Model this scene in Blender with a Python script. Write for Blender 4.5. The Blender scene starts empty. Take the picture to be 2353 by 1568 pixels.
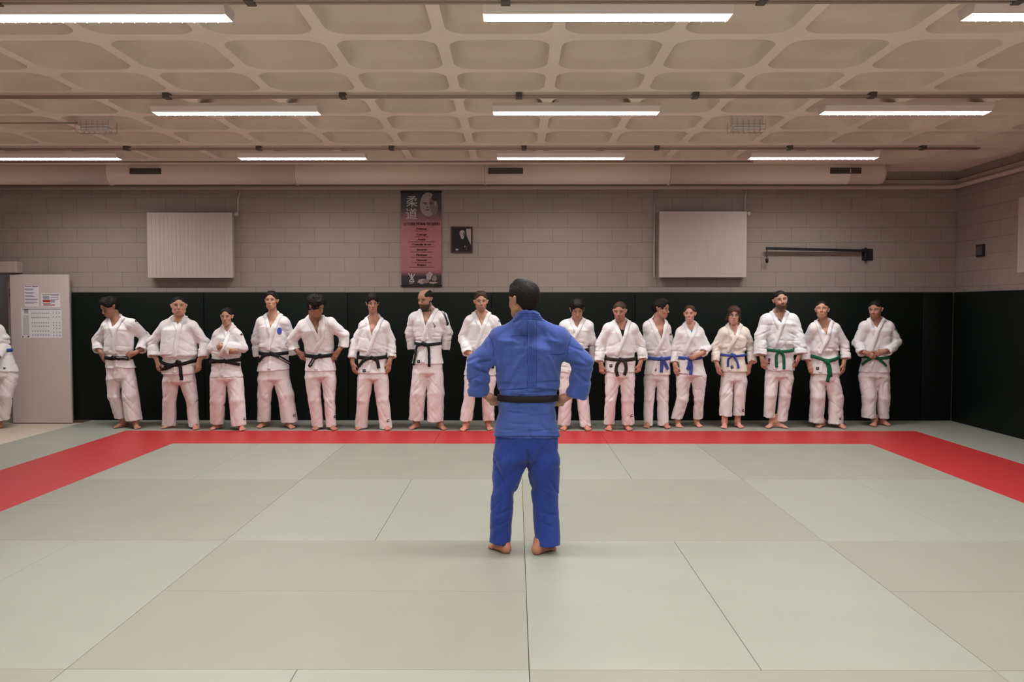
import bpy, bmesh, math, random, time
import numpy as np
from mathutils import Vector, Matrix
from concurrent.futures import ThreadPoolExecutor

T_START = time.time()
C = bpy.context.scene.collection
PI = math.pi

# ---------------------------------------------------------------- camera, world, exposure
FPX, CAMH, PITCH, YAW = 1925.0, 1.56, 0.0400, 0.004
cam_d = bpy.data.cameras.new('camera'); cam = bpy.data.objects.new('camera', cam_d); C.objects.link(cam)
cam_d.sensor_width = 36.0; cam_d.lens = FPX * 36.0 / 2353.0; cam_d.clip_start = 0.05; cam_d.clip_end = 60
cam.location = (0, 0, CAMH); cam.rotation_euler = (PI/2 - PITCH, 0, YAW)
bpy.context.scene.camera = cam
world = bpy.data.worlds.new('world'); bpy.context.scene.world = world; world.use_nodes = True
world.node_tree.nodes['Background'].inputs[0].default_value = (0.9, 0.85, 0.8, 1)
world.node_tree.nodes['Background'].inputs[1].default_value = 0.015
vs = bpy.context.scene.view_settings
bpy.context.scene.display_settings.display_device = 'sRGB'
vs.view_transform = 'Standard'; vs.look = 'None'; vs.gamma = 1.0; vs.use_curve_mapping = False
vs.exposure = 0.0
LAMP = 10.0                      # strength of the fluorescent tubes' light
LAMP_W, LAMP_SPREAD = 32.0, 150.0
LAMP_RGB = (1.0, 0.962, 0.965)

GX, GY = 0.060, 9.55             # where the inner far corner line of the red border lies
WALL_Y, WALL_R, WALL_L = 11.58, 6.06, -7.75
MAT_L = -5.87                    # left edge of the matted area
CEIL = 3.42

_R = Matrix.Rotation(YAW, 3, 'Z') @ Matrix.Rotation(PI/2 - PITCH, 3, 'X')
def ray(px, py):                 # direction in which the camera sees a photo pixel
    return _R @ Vector(((px-1176.5)/FPX, -(py-784.0)/FPX, -1.0))
def wp(px, py, Y):               # the point of the plane y=Y seen at a photo pixel
    d = ray(px, py); t = Y/d.y
    return np.array((d.x*t, Y, CAMH + d.z*t))
def gp(px, py, z=0.0):           # the point of the floor seen at a photo pixel
    d = ray(px, py); t = (z-CAMH)/d.z
    return np.array((d.x*t, d.y*t, z))

# ---------------------------------------------------------------- tags and object helpers
def tag(o, label=None, cat=None, group=None, kind=None):
    if label: o['label'] = label
    if cat: o['category'] = cat
    if group: o['group'] = group
    if kind: o['kind'] = kind
    return o
def empty(name, loc=(0,0,0), label=None, cat=None, group=None):
    o = bpy.data.objects.new(name, None); o.empty_display_size = .1; C.objects.link(o); o.location = loc
    return tag(o, label, cat, group)
def link(name, me, mat=None, parent=None, smooth=False, org=None):
    """one mesh object; world-space vertices, parented to a thing whose origin is org"""
    o = bpy.data.objects.new(name, me); C.objects.link(o)
    if mat: me.materials.append(mat)
    if parent:
        o.parent = parent
    if smooth:
        me.polygons.foreach_set('use_smooth', np.ones(len(me.polygons), bool))
    return o
class MB:
    """collects boxes, tubes and ribbons into one mesh"""
    def __init__(s): s.v = []; s.f = []
    def add(s, v, f):
        n = len(s.v); s.v += [tuple(map(float, p)) for p in v]; s.f += [tuple(i+n for i in q) for q in f]; return s
    def box(s, x0, x1, y0, y1, z0, z1, bev=0.0):
        if bev <= 0:
            return s.add([(x,y,z) for z in (z0,z1) for y in (y0,y1) for x in (x0,x1)],
                  [(0,2,3,1),(4,5,7,6),(0,1,5,4),(2,6,7,3),(0,4,6,2),(1,3,7,5)])
        bm = bmesh.new(); bmesh.ops.create_cube(bm, size=1)
        for v in bm.verts: v.co = ((x0+x1)/2+v.co.x*(x1-x0), (y0+y1)/2+v.co.y*(y1-y0), (z0+z1)/2+v.co.z*(z1-z0))
        bmesh.ops.bevel(bm, geom=bm.edges[:], offset=bev, segments=2, affect='EDGES', profile=.5)
        bm.verts.index_update(); s.add([v.co[:] for v in bm.verts], [[v.index for v in f.verts] for f in bm.faces]); bm.free(); return s
    def tube(s, pts, r, n=10, caps=True):
        pts = [Vector(p) for p in pts]; rs = r if isinstance(r, (list, tuple)) else [r]*len(pts); vs_ = []; up = None
        for i, p in enumerate(pts):
            t = (pts[min(i+1, len(pts)-1)] - pts[max(i-1, 0)]).normalized()
            if up is None: up = Vector((0,0,1)) if abs(t.z) < .9 else Vector((0,1,0))
            a = t.cross(up).normalized(); b = a.cross(t).normalized(); up = b
            vs_ += [p + (a*math.cos(2*PI*k/n) + b*math.sin(2*PI*k/n))*rs[i] for k in range(n)]
        fs = [(i*n+k, i*n+(k+1) % n, (i+1)*n+(k+1) % n, (i+1)*n+k) for i in range(len(pts)-1) for k in range(n)]
        if caps: fs += [tuple(range(n))[::-1], tuple((len(pts)-1)*n+k for k in range(n))]
        return s.add(vs_, fs)
    def ribbon(s, P, N, w, th, closed=False):
        """a soft-edged band along points P lying on normals N"""
        P = np.array(P, float); N = np.array(N, float); n = len(P)
        if closed: T = np.roll(P, -1, 0) - np.roll(P, 1, 0)
        else: T = np.gradient(P, axis=0)
        T /= np.linalg.norm(T, axis=1)[:, None] + 1e-9
        W = np.cross(T, N); W /= np.linalg.norm(W, axis=1)[:, None] + 1e-9
        N = np.cross(W, T)
        w = np.broadcast_to(np.asarray(w, float), (n,))[:, None]
        prof = [(-.5, -.3), (-.5, .5), (-.42, 1), (.42, 1), (.5, .5), (.5, -.3)]
        rings = np.stack([P + W*(a*w) + N*(b*th) for a, b in prof], 1).reshape(-1, 3); m = len(prof)
        fs = [(i*m+k, i*m+(k+1) % m, ((i+1) % n)*m+(k+1) % m, ((i+1) % n)*m+k) for i in range(n if closed else n-1) for k in range(m)]
        if not closed: fs += [tuple(range(m))[::-1], tuple((n-1)*m+k for k in range(m))]
        return s.add(rings, fs)
    def build(s, name, mat=None, parent=None, smooth=False, org=(0,0,0)):
        me = bpy.data.meshes.new(name); o_ = np.array(org, float)
        me.from_pydata([tuple(np.array(p)-o_) for p in s.v], [], s.f)
        bm = bmesh.new(); bm.from_mesh(me); bmesh.ops.recalc_face_normals(bm, faces=bm.faces[:]); bm.to_mesh(me); bm.free()
        o = link(name, me, mat, parent, smooth)
        if parent is None: o.location = org
        return o

# ---------------------------------------------------------------- materials
def M(name, rgb, rough=.6, spec=.4, metal=0., noise=0., nscale=8., bump=0., bscale=60., emit=None, estr=0., attr=False, sheen=0., stretch=None, bump2=0., b2scale=9.):
    m = bpy.data.materials.new(name); m.use_nodes = True; nt = m.node_tree; b = nt.nodes['Principled BSDF']
    b.inputs['Base Color'].default_value = (*rgb, 1); b.inputs['Roughness'].default_value = rough
    b.inputs['Specular IOR Level'].default_value = spec; b.inputs['Metallic'].default_value = metal
    if sheen: b.inputs['Sheen Weight'].default_value = sheen
    tc = nt.nodes.new('ShaderNodeTexCoord'); src = tc.outputs['Object']
    if stretch:
        mp = nt.nodes.new('ShaderNodeMapping'); mp.inputs['Scale'].default_value = stretch; nt.links.new(src, mp.inputs[0]); src = mp.outputs[0]
    col = None
    if attr:
        at = nt.nodes.new('ShaderNodeAttribute'); at.attribute_name = 'Col'; col = at.outputs['Color']; nt.links.new(col, b.inputs['Base Color'])
    if noise:
        n = nt.nodes.new('ShaderNodeTexNoise'); n.inputs['Scale'].default_value = nscale; n.inputs['Detail'].default_value = 4; nt.links.new(src, n.inputs['Vector'])
        mr = nt.nodes.new('ShaderNodeMapRange'); mr.inputs[1].default_value = .3; mr.inputs[2].default_value = .7; mr.inputs[3].default_value = 1-noise; mr.inputs[4].default_value = 1+noise*.4
        nt.links.new(n.outputs[0], mr.inputs[0])
        mx = nt.nodes.new('ShaderNodeVectorMath'); mx.operation = 'SCALE'; nt.links.new(mr.outputs[0], mx.inputs['Scale'])
        if col is not None: nt.links.new(col, mx.inputs[0])
        else: mx.inputs[0].default_value = rgb
        nt.links.new(mx.outputs[0], b.inputs['Base Color'])
    prev = None
    for st, sc in ((bump2, b2scale), (bump, bscale)):
        if st:
            n = nt.nodes.new('ShaderNodeTexNoise'); n.inputs['Scale'].default_value = sc; n.inputs['Detail'].default_value = 3; nt.links.new(src, n.inputs['Vector'])
            bp = nt.nodes.new('ShaderNodeBump'); bp.inputs['Strength'].default_value = st; bp.inputs['Distance'].default_value = .3/sc if sc > 20 else .02
            nt.links.new(n.outputs[0], bp.inputs['Height'])
            if prev: nt.links.new(prev, bp.inputs['Normal'])
            prev = bp.outputs[0]
    if prev: nt.links.new(prev, b.inputs['Normal'])
    if emit: b.inputs['Emission Color'].default_value = (*emit, 1); b.inputs['Emission Strength'].default_value = estr
    return m
def lin(r, g, b): return tuple(((c/255)/12.92 if c/255 <= .04045 else ((c/255+.055)/1.055)**2.4) for c in (r, g, b))
# ---------------------------------------------------------------- sculpting: blended solids turned into one skin
F32 = np.float32
_rng = np.random.RandomState(7); _LAT = _rng.rand(32, 32, 32).astype(F32)
def vnoise(P):
    """smooth value noise in 0..1"""
    i = np.floor(P); f = (P - i).astype(F32); i = i.astype(np.int32) & 31; j = (i+1) & 31
    f = f*f*(3-2*f); x, y, z = f[:, 0], f[:, 1], f[:, 2]
    L = _LAT
    a = L[i[:,0], i[:,1], i[:,2]]*(1-x) + L[j[:,0], i[:,1], i[:,2]]*x
    b = L[i[:,0], j[:,1], i[:,2]]*(1-x) + L[j[:,0], j[:,1], i[:,2]]*x
    c = L[i[:,0], i[:,1], j[:,2]]*(1-x) + L[j[:,0], i[:,1], j[:,2]]*x
    d = L[i[:,0], j[:,1], j[:,2]]*(1-x) + L[j[:,0], j[:,1], j[:,2]]*x
    return (a*(1-y)+b*y)*(1-z) + (c*(1-y)+d*y)*z
def ridge(P):
    return 1 - np.abs(2*vnoise(P) - 1)

class Cap:
    """limb-like solid from a to b; ra, rb = (sideways, depth) radii; lat = sideways axis; rw = roundness of the ends"""
    def __init__(s, a, b, ra, rb=None, lat=(1,0,0), rw=None, cut=None, cav=None):
        s.a = np.array(a, F32); s.b = np.array(b, F32)
        ra = (ra, ra) if np.isscalar(ra) else ra; rb = ra if rb is None else ((rb, rb) if np.isscalar(rb) else rb)
        s.ra = np.array(ra, F32); s.rb = np.array(rb, F32)
        ab = s.b - s.a; L = float(np.linalg.norm(ab)); s.L = max(L, 1e-6)
        w = ab/s.L if L > 1e-5 else np.array((0,0,1), F32)
        lat = np.array(lat, F32); u = lat - w*(lat@w)
        if np.linalg.norm(u) < 1e-4: lat = np.array((0,1,0), F32); u = lat - w*(lat@w)
        u /= np.linalg.norm(u); s.u, s.w, s.v = u, w, np.cross(w, u)
        s.round = abs(ra[0]-ra[1]) < 1e-6 and abs(rb[0]-rb[1]) < 1e-6 and rw is None
        s.rw = rw; s.cut = [(np.array(p, F32), np.array(n, F32)/np.linalg.norm(n)) for p, n in (cut or [])]; s.cav = cav
        s.c = (s.a+s.b)/2; s.rad = s.L/2 + float(max(s.ra.max(), s.rb.max(), rw or 0))
    def __call__(s, P):
        D = P - s.a; t = np.clip((D@s.w)/s.L, 0, 1)
        if s.round:
            D = D - (t*s.L)[:, None]*s.w
            d = np.sqrt((D*D).sum(1)) - (s.ra[0] + (s.rb[0]-s.ra[0])*t)
        else:
            rx = s.ra[0] + (s.rb[0]-s.ra[0])*t; ry = s.ra[1] + (s.rb[1]-s.ra[1])*t
            rw = np.minimum(rx, ry) if s.rw is None else F32(s.rw)
            U = D@s.u; V = D@s.v; W = D@s.w - t*s.L
            qx, qy, qz = U/rx, V/ry, W/rw
            k0 = np.sqrt(qx*qx+qy*qy+qz*qz) + 1e-9; k1 = np.sqrt((qx/rx)**2+(qy/ry)**2+(qz/rw)**2) + 1e-9
            d = k0*(k0-1)/k1
        for p, n in s.cut: d = np.maximum(d, (P-p)@n)
        if s.cav is not None: d = np.maximum(d, -s.cav(P))
        return d.astype(F32)
class Shape:
    def __init__(s): s.ops = []; s.disp = None; s.dmax = 0.; s.post = []
    def add(s, prim, k=.02): s.ops.append((0, prim, k)); return s
    def sub(s, prim, k=.008): s.ops.append((1, prim, k)); return s
    def cap(s, a, b, ra, rb=None, k=.02, **kw): return s.add(Cap(a, b, ra, rb, **kw), k)
    @staticmethod
    def _mix(op, d, e, k):
        if op == 0:
            h = np.maximum(k - np.abs(d-e), 0)/k; return np.minimum(d, e) - h*h*k*F32(.25)
        e = -e; h = np.maximum(k - np.abs(d-e), 0)/k; return np.maximum(d, e) + h*h*k*F32(.25)
    def __call__(s, P, disp=True):
        P = np.asarray(P, F32); d = np.full(len(P), 1., F32)
        for op, pr, k in s.ops: d = s._mix(op, d, pr(P), F32(k))
        if disp and s.disp is not None: d = d + s.disp(P)
        for f in s.post: d = f(P, d)
        return d
    def blocks(s, PB, cen, brad):
        """distances for blocks of points (nb, npts, 3), skipping solids too far from a block to matter"""
        nb, n, _ = PB.shape; d = np.full((nb, n), 1., F32)
        for op, pr, k in s.ops:
            m = np.sqrt(((cen-pr.c)**2).sum(1)) < pr.rad*1.02 + brad + max(k, .01) + .03 if np.isfinite(pr.rad) else np.ones(nb, bool)
            idx = np.nonzero(m)[0]
            if len(idx) == 0: continue
            d[idx] = s._mix(op, d[idx], pr(PB[idx].reshape(-1, 3)).reshape(len(idx), n), F32(k))
        P = PB.reshape(-1, 3); d = d.reshape(-1)
        if s.disp is not None: d = d + s.disp(P)
        for f in s.post: d = f(P, d)
        return d.reshape(nb, n)
    def skin(s, h):
        """surface nets over only the blocks the surface passes through -> vertices, quads"""
        B = 8; S = B*h
        lo = np.min([pr.c-pr.rad for op, pr, k in s.ops if op == 0], 0) - .02; hi = np.max([pr.c+pr.rad for op, pr, k in s.ops if op == 0], 0) + .02
        nb = np.ceil((hi-lo)/S).astype(int)
        g = np.stack(np.meshgrid(*[np.arange(n) for n in nb], indexing='ij'), -1).reshape(-1, 3)
        cen = (lo + (g+.5)*S).astype(F32)
        dc = s(cen, disp=False)
        brad = S*.8661
        keep = np.abs(dc) < brad*1.35 + s.dmax
        g = g[keep]; cen = cen[keep]
        ax = np.arange(B+1); off = np.stack(np.meshgrid(ax, ax, ax, indexing='ij'), -1).reshape(-1, 3)
        vals = np.empty((len(g), (B+1)**3), F32); CH = 600
        for i in range(0, len(g), CH):
            PB = (lo + (g[i:i+CH, None, :]*B + off[None])*h).astype(F32)
            vals[i:i+CH] = s.blocks(PB, cen[i:i+CH], brad)
        D = vals.reshape(-1, B+1, B+1, B+1); Sg = D < 0
        cs = [Sg[:, a:a+B, b:b+B, c:c+B] for a in (0,1) for b in (0,1) for c in (0,1)]
        cnt = sum(c.astype(np.int8) for c in cs); act = (cnt > 0) & (cnt < 8)
        bi, ci, cj, ck = np.nonzero(act)
        cell = g[bi]*B + np.stack([ci, cj, ck], 1)
        cv = np.stack([D[bi, ci+a, cj+b, ck+c] for a in (0,1) for b in (0,1) for c in (0,1)], 1)
        co = np.array([(a, b, c) for a in (0,1) for b in (0,1) for c in (0,1)], F32)
        acc = np.zeros((len(cell), 3), F32); num = np.zeros(len(cell), F32)
        for e0 in range(8):
            for e1 in range(e0+1, 8):
                if np.abs(co[e0]-co[e1]).sum() != 1: continue
                a, b = cv[:, e0], cv[:, e1]; x = (a < 0) != (b < 0)
                t = np.where(x, a/np.where(x, a-b, 1), 0)
                acc += (co[e0] + t[:, None]*(co[e1]-co[e0]))*x[:, None]; num += x
        V = lo + (cell + acc/num[:, None])*h
        dims = (nb*B + 4).astype(np.int64); c64 = cell.astype(np.int64)
        key = (c64[:, 0]*dims[1] + c64[:, 1])*dims[2] + c64[:, 2]
        order = np.argsort(key); sk = key[order]
        def look(cc):
            kk = (cc[:, 0]*dims[1] + cc[:, 1])*dims[2] + cc[:, 2]
            p = np.clip(np.searchsorted(sk, kk), 0, len(sk)-1); ok = sk[p] == kk
            return order[p], ok
        quads = []
        E = np.eye(3, dtype=np.int64)
        for axn, ci1 in ((0, 4), (1, 2), (2, 1)):
            a, b = cv[:, 0], cv[:, ci1]; m = (a < 0) != (b < 0)
            cc = c64[m]; ins = a[m] < 0
            e1, e2 = E[(axn+1) % 3], E[(axn+2) % 3]
            r = [look(cc), look(cc-e1), look(cc-e1-e2), look(cc-e2)]
            ok = r[0][1] & r[1][1] & r[2][1] & r[3][1]
            q = np.stack([x[0] for x in r], 1)[ok]; ins = ins[ok]
            q[~ins] = q[~ins][:, ::-1]
            quads.append(q)
        return V.astype(F32), np.concatenate(quads).astype(np.int32)
    def trace(s, o, d, tmax=6., t0=0.):
        """march from points o along d until the surface; returns hit points and outward normals"""
        o = np.asarray(o, float); d = np.asarray(d, float); d = d/np.linalg.norm(d, axis=1)[:, None]
        t = np.full(len(o), float(t0))
        for _ in range(90):
            v = s((o + d*t[:, None]).astype(F32)); t += np.clip(v*.7, -.02, .3)
        P = o + d*t[:, None]; e = .004
        N = np.stack([s((P+np.eye(3)[i]*e).astype(F32)) - s((P-np.eye(3)[i]*e).astype(F32)) for i in range(3)], 1).astype(float)
        N /= np.linalg.norm(N, axis=1)[:, None] + 1e-9
        return P, N
class Wedge:
    """three-sided prism used to open a neckline"""
    def __init__(s, planes, c, rad): s.pl = [(np.array(p, F32), np.array(n, F32)/np.linalg.norm(n)) for p, n in planes]; s.c = np.array(c, F32); s.rad = rad
    def __call__(s, P):
        d = None
        for p, n in s.pl:
            e = (P-p)@n; d = e if d is None else np.maximum(d, e)
        return d.astype(F32)
def mesh_from(name, V, Q, org):
    me = bpy.data.meshes.new(name); n, m = len(V), len(Q)
    me.vertices.add(n); me.vertices.foreach_set('co', (V - np.array(org, F32)).astype(F32).ravel())
    me.loops.add(m*4); me.loops.foreach_set('vertex_index', Q.ravel())
    me.polygons.add(m); me.polygons.foreach_set('loop_start', np.arange(m, dtype=np.int32)*4)
    me.polygons.foreach_set('use_smooth', np.ones(m, bool)); me.update(calc_edges=True)
    return me
def smooth_path(P, n=40):
    P = np.array(P, float); k = len(P); out = []
    for i in np.linspace(0, k-1, n):
        j = min(int(i), k-2); t = i-j
        p0, p1, p2, p3 = P[max(j-1, 0)], P[j], P[j+1], P[min(j+2, k-1)]
        out.append(.5*((2*p1)+(-p0+p2)*t+(2*p0-5*p1+4*p2-p3)*t*t+(-p0+3*p1-3*p2+p3)*t**3))
    return np.array(out)
# ---------------------------------------------------------------- the place
MT = {}
def make_materials():
    c = M
    MT['skin'] = c('skin', (.5, .3, .2), .52, .35, attr=True, bump=.08, bscale=220)
    MT['hair_dark'] = c('dark_hair', (.009, .007, .006), .62, .22, bump=.4, bscale=160, stretch=(1, 1, .3))
    MT['hair_brown'] = c('brown_hair', (.055, .028, .016), .6, .25, bump=.4, bscale=160, stretch=(1, 1, .3))
    MT['white_cloth'] = c('white_cotton_weave', (.88, .86, .855), .9, .15, noise=.05, nscale=7, bump=.25, bscale=170, bump2=.18, b2scale=14, sheen=.1)
    MT['pale_cloth'] = c('bluish_white_cotton', (.84, .845, .875), .9, .15, noise=.05, nscale=7, bump=.25, bscale=170, bump2=.18, b2scale=14, sheen=.1)
    MT['cream_cloth'] = c('cream_cotton_weave', (.87, .82, .74), .9, .15, noise=.05, nscale=7, bump=.25, bscale=170, bump2=.18, b2scale=14, sheen=.1)
    MT['white_drill'] = c('white_cotton_drill', (.87, .80, .795), .9, .12, noise=.05, nscale=6, bump=.15, bscale=240, bump2=.25, b2scale=16, stretch=(1, 1, .55))
    MT['blue_cloth'] = c('blue_cotton_weave', (.058, .105, .37), .88, .2, noise=.16, nscale=6, bump=.3, bscale=230, bump2=.35, b2scale=13, sheen=.25)
    MT['blue_drill'] = c('blue_cotton_drill', (.022, .050, .27), .88, .2, noise=.18, nscale=5, bump=.2, bscale=260, bump2=.5, b2scale=15, sheen=.2, stretch=(1, 1, .6))
    MT['belt_black'] = c('black_belt_cotton', (.012, .011, .012), .8, .3, bump=.3, bscale=260)
    MT['belt_worn'] = c('faded_black_belt_cotton', (.038, .026, .022), .85, .3, noise=.3, nscale=30, bump=.3, bscale=260)
    MT['belt_blue'] = c('blue_belt_cotton', (.05, .085, .34), .85, .3, bump=.3, bscale=260)
    MT['belt_green'] = c('green_belt_cotton', (.012, .13, .062), .85, .3, bump=.3, bscale=260)
    for n, col in (('navy_shirt', (.012, .015, .045)), ('black_shirt', (.012, .012, .014)), ('teal_shirt', (.08, .36, .42)), ('grey_shirt', (.09, .08, .10)), ('print_dark', (.015, .015, .022)), ('print_navy', (.03, .04, .08)),
                   ('print_grey', (.25, .22, .24)), ('print_red', (.22, .02, .03)), ('print_pale', (.5, .5, .52)), ('crest_blue', (.06, .09, .45)), ('thread', (.42, .38, .34)), ('blue_thread', (.030, .058, .25))):
        MT[n] = c(n, col, .8, .2)
    MT['glass_frame'] = c('spectacle_frame', (.12, .10, .10), .3, .5)
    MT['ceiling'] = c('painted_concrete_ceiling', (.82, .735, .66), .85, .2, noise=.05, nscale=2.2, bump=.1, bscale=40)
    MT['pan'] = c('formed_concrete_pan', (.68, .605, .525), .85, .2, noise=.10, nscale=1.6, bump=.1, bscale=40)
    MT['trimpaint'] = c('cornice_paint', (.46, .39, .34), .7, .3, noise=.05, nscale=3)
    MT['pipe'] = c('painted_pipe', (.52, .44, .39), .5, .4)
    MT['duct'] = c('painted_round_duct', (.74, .645, .585), .45, .45, noise=.04, nscale=3, bump2=.1, b2scale=5)
    MT['radiator'] = c('white_enamel', (.50, .43, .38), .4, .5)
    MT['housing'] = c('lamp_housing_enamel', (.74, .69, .66), .45, .5)
    MT['louvre'] = c('louvre_metal', (.8, .8, .85), .3, .6)
    MT['tube'] = c('fluorescent_light', (.9, .9, .9), .5, .2, emit=LAMP_RGB, estr=LAMP)
    MT['bulkhead'] = c('frosted_lens', (.7, .72, .75), .3, .5)
    MT['black'] = c('black_painted_steel', (.012, .010, .010), .5, .4)
    MT['dark_metal'] = c('galvanised_clip', (.10, .09, .08), .5, .4, metal=.4)
    MT['grille'] = c('grille_metal', (.10, .08, .07), .6, .3)
    MT['conduit'] = c('plastic_conduit', (.34, .28, .24), .5, .4)
    MT['pad'] = c('dark_green_vinyl', (.0045, .0088, .0065), .55, .16, bump=.12, bscale=90)
    MT['mat_sheen_light'] = c('grey_green_vinyl_sheen_along', (.335, .358, .295), .46, .42, noise=.035, nscale=1.6, bump=.25, bscale=260, stretch=(1, 2.2, 1))  # lengthwise mats: their brighter directional sheen is put into the base colour
    MT['mat_sheen_dark'] = c('grey_green_vinyl_sheen_across', (.305, .314, .254), .50, .40, noise=.035, nscale=1.6, bump=.25, bscale=260, stretch=(2.2, 1, 1))  # same vinyl laid crosswise, its duller sheen put into the base colour
    MT['mat_red'] = c('red_vinyl', (.47, .030, .033), .48, .42, noise=.04, nscale=1.6, bump=.25, bscale=260)
    MT['tile'] = c('beige_linoleum', (.74, .65, .53), .3, .5, noise=.05, nscale=4)
    MT['door'] = c('door_laminate', (.62, .545, .50), .55, .4, noise=.03, nscale=2)
    MT['doorframe'] = c('door_frame_paint', (.40, .36, .34), .5, .4)
    MT['paper'] = c('paper', (.78, .76, .78), .8, .2)
    MT['ink'] = c('printed_ink', (.13, .10, .12), .8, .2); MT['inkred'] = c('red_ink', (.45, .03, .03), .8, .2); MT['inkgrey'] = c('grey_ink', (.38, .36, .40), .8, .2)
    MT['corridor'] = c('corridor_wall_paint', (.42, .40, .38), .7, .3)
    MT['frame_wood'] = c('dark_reddish_wood', (.06, .018, .012), .4, .5)
    MT['photo_dark'] = c('dark_photo_print', (.008, .007, .007), .3, .4); MT['photo_pale'] = c('pale_photo_print', (.36, .30, .28), .4, .4); MT['photo_mid'] = c('mid_photo_print', (.10, .08, .075), .4, .4)
    # block wall: courses of painted concrete blocks
    m = bpy.data.materials.new('painted_block_wall'); m.use_nodes = True; nt = m.node_tree; b = nt.nodes['Principled BSDF']; L = nt.links.new
    tc = nt.nodes.new('ShaderNodeTexCoord'); sp = nt.nodes.new('ShaderNodeSeparateXYZ'); L(tc.outputs['Object'], sp.inputs[0])
    ad = nt.nodes.new('ShaderNodeMath'); ad.operation = 'ADD'; L(sp.outputs[0], ad.inputs[0]); L(sp.outputs[1], ad.inputs[1])
    cb = nt.nodes.new('ShaderNodeCombineXYZ'); L(ad.outputs[0], cb.inputs[0]); L(sp.outputs[2], cb.inputs[1])
    br = nt.nodes.new('ShaderNodeTexBrick'); br.inputs['Scale'].default_value = 1; br.inputs['Brick Width'].default_value = .41; br.inputs['Row Height'].default_value = .2045
    br.inputs['Mortar Size'].default_value = .0035; br.inputs['Mortar Smooth'].default_value = .6; br.inputs['Bias'].default_value = 0
    br.inputs['Color1'].default_value = (.335, .278, .238, 1); br.inputs['Color2'].default_value = (.318, .265, .228, 1); br.inputs['Mortar'].default_value = (.22, .18, .155, 1)
    L(cb.outputs[0], br.inputs['Vector']); L(br.outputs['Color'], b.inputs['Base Color']); b.inputs['Roughness'].default_value = .8; b.inputs['Specular IOR Level'].default_value = .25
    n = nt.nodes.new('ShaderNodeTexNoise'); n.inputs['Scale'].default_value = 30; L(tc.outputs['Object'], n.inputs['Vector'])
    b2 = nt.nodes.new('ShaderNodeBump'); b2.inputs['Strength'].default_value = .15; b2.inputs['Distance'].default_value = .01; L(n.outputs[0], b2.inputs['Height'])
    bp = nt.nodes.new('ShaderNodeBump'); bp.invert = True; bp.inputs['Strength'].default_value = .6; bp.inputs['Distance'].default_value = .006; L(br.outputs['Fac'], bp.inputs['Height']); L(b2.outputs[0], bp.inputs['Normal']); L(bp.outputs[0], b.inputs['Normal'])
    MT['block'] = m
    # hanging banner: dark at the top and bottom, rose in the middle (printed colours)
    m = bpy.data.materials.new('banner_print'); m.use_nodes = True; nt = m.node_tree; b = nt.nodes['Principled BSDF']; L = nt.links.new
    tc = nt.nodes.new('ShaderNodeTexCoord'); sp = nt.nodes.new('ShaderNodeSeparateXYZ'); L(tc.outputs['Object'], sp.inputs[0])
    mr = nt.nodes.new('ShaderNodeMapRange'); mr.inputs[1].default_value = 0; mr.inputs[2].default_value = 1.31; L(sp.outputs[2], mr.inputs[0])
    cr = nt.nodes.new('ShaderNodeValToRGB'); L(mr.outputs[0], cr.inputs[0]); el = cr.color_ramp.elements
    for i, (p, col) in enumerate(((0, (.012, .010, .010)), (.10, (.02, .014, .014)), (.165, (.34, .125, .135)), (.45, (.40, .135, .15)), (.64, (.36, .135, .14)), (.72, (.19, .09, .09)), (.80, (.055, .040, .038)), (1, (.03, .026, .024)))):
        e = el[i] if i < 2 else el.new(p); e.position = p; e.color = (*col, 1)
    L(cr.outputs[0], b.inputs['Base Color']); b.inputs['Roughness'].default_value = .5
    MT['banner'] = m
make_materials()

def st(o, kind='structure'): o['kind'] = kind; return o
# shell -----------------------------------------------------------------
YB = -3.6      # wall behind the camera
st(MB().box(WALL_L-.2, WALL_R+.2, YB-.2, WALL_Y+3.2, -.20, -.04).build('floor', MT['tile']))
DX0, DX1, DZ = -7.6, wp(24, 800, WALL_Y)[0], wp(15, 630, WALL_Y)[2]     # doorway in the back wall
m = MB(); m.box(DX1, WALL_R+.15, WALL_Y, WALL_Y+.15, -.04, CEIL+.2); m.box(WALL_L-.15, DX1, WALL_Y, WALL_Y+.15, DZ, CEIL+.2); m.box(WALL_L-.15, DX0, WALL_Y, WALL_Y+.15, -.04, DZ)
st(m.build('wall_back', MT['block']))
st(MB().box(WALL_R, WALL_R+.15, YB, WALL_Y, -.04, CEIL+.2).build('wall_right', MT['block']))
st(MB().box(WALL_L-.15, WALL_L, YB, WALL_Y, -.04, CEIL+.2).build('wall_left', MT['block']))
st(MB().box(WALL_L, WALL_R, YB-.15, YB, -.04, CEIL+.2).build('wall_front', MT['block']))
m = MB().box(WALL_L-.15, DX1+1.2, WALL_Y+1.55, WALL_Y+1.65, -.04, 2.6); m.box(WALL_L-.25, WALL_L-.15, WALL_Y+.15, WALL_Y+1.55, -.04, 2.6); m.box(DX1+1.1, DX1+1.2, WALL_Y+.15, WALL_Y+1.55, -.04, 2.6); m.box(WALL_L-.15, DX1+1.1, WALL_Y+.15, WALL_Y+1.55, 2.5, 2.6)
st(m.build('wall_corridor', MT['corridor']))

r = empty('ceiling_lamp', (WALL_L+.6, WALL_Y+.8, 2.46), 'small added lamp, unseen, lighting the corridor behind the open door', 'ceiling lamp')  # out-of-view lamp added to brighten the dark corridor
MB().box(-.3, .3, -.08, .08, 0, .04, .005).build('housing', MT['housing'], r); MB().box(-.28, .28, -.06, .06, -.004, 0).build('light_panel', MT['tube'], r)
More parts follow.
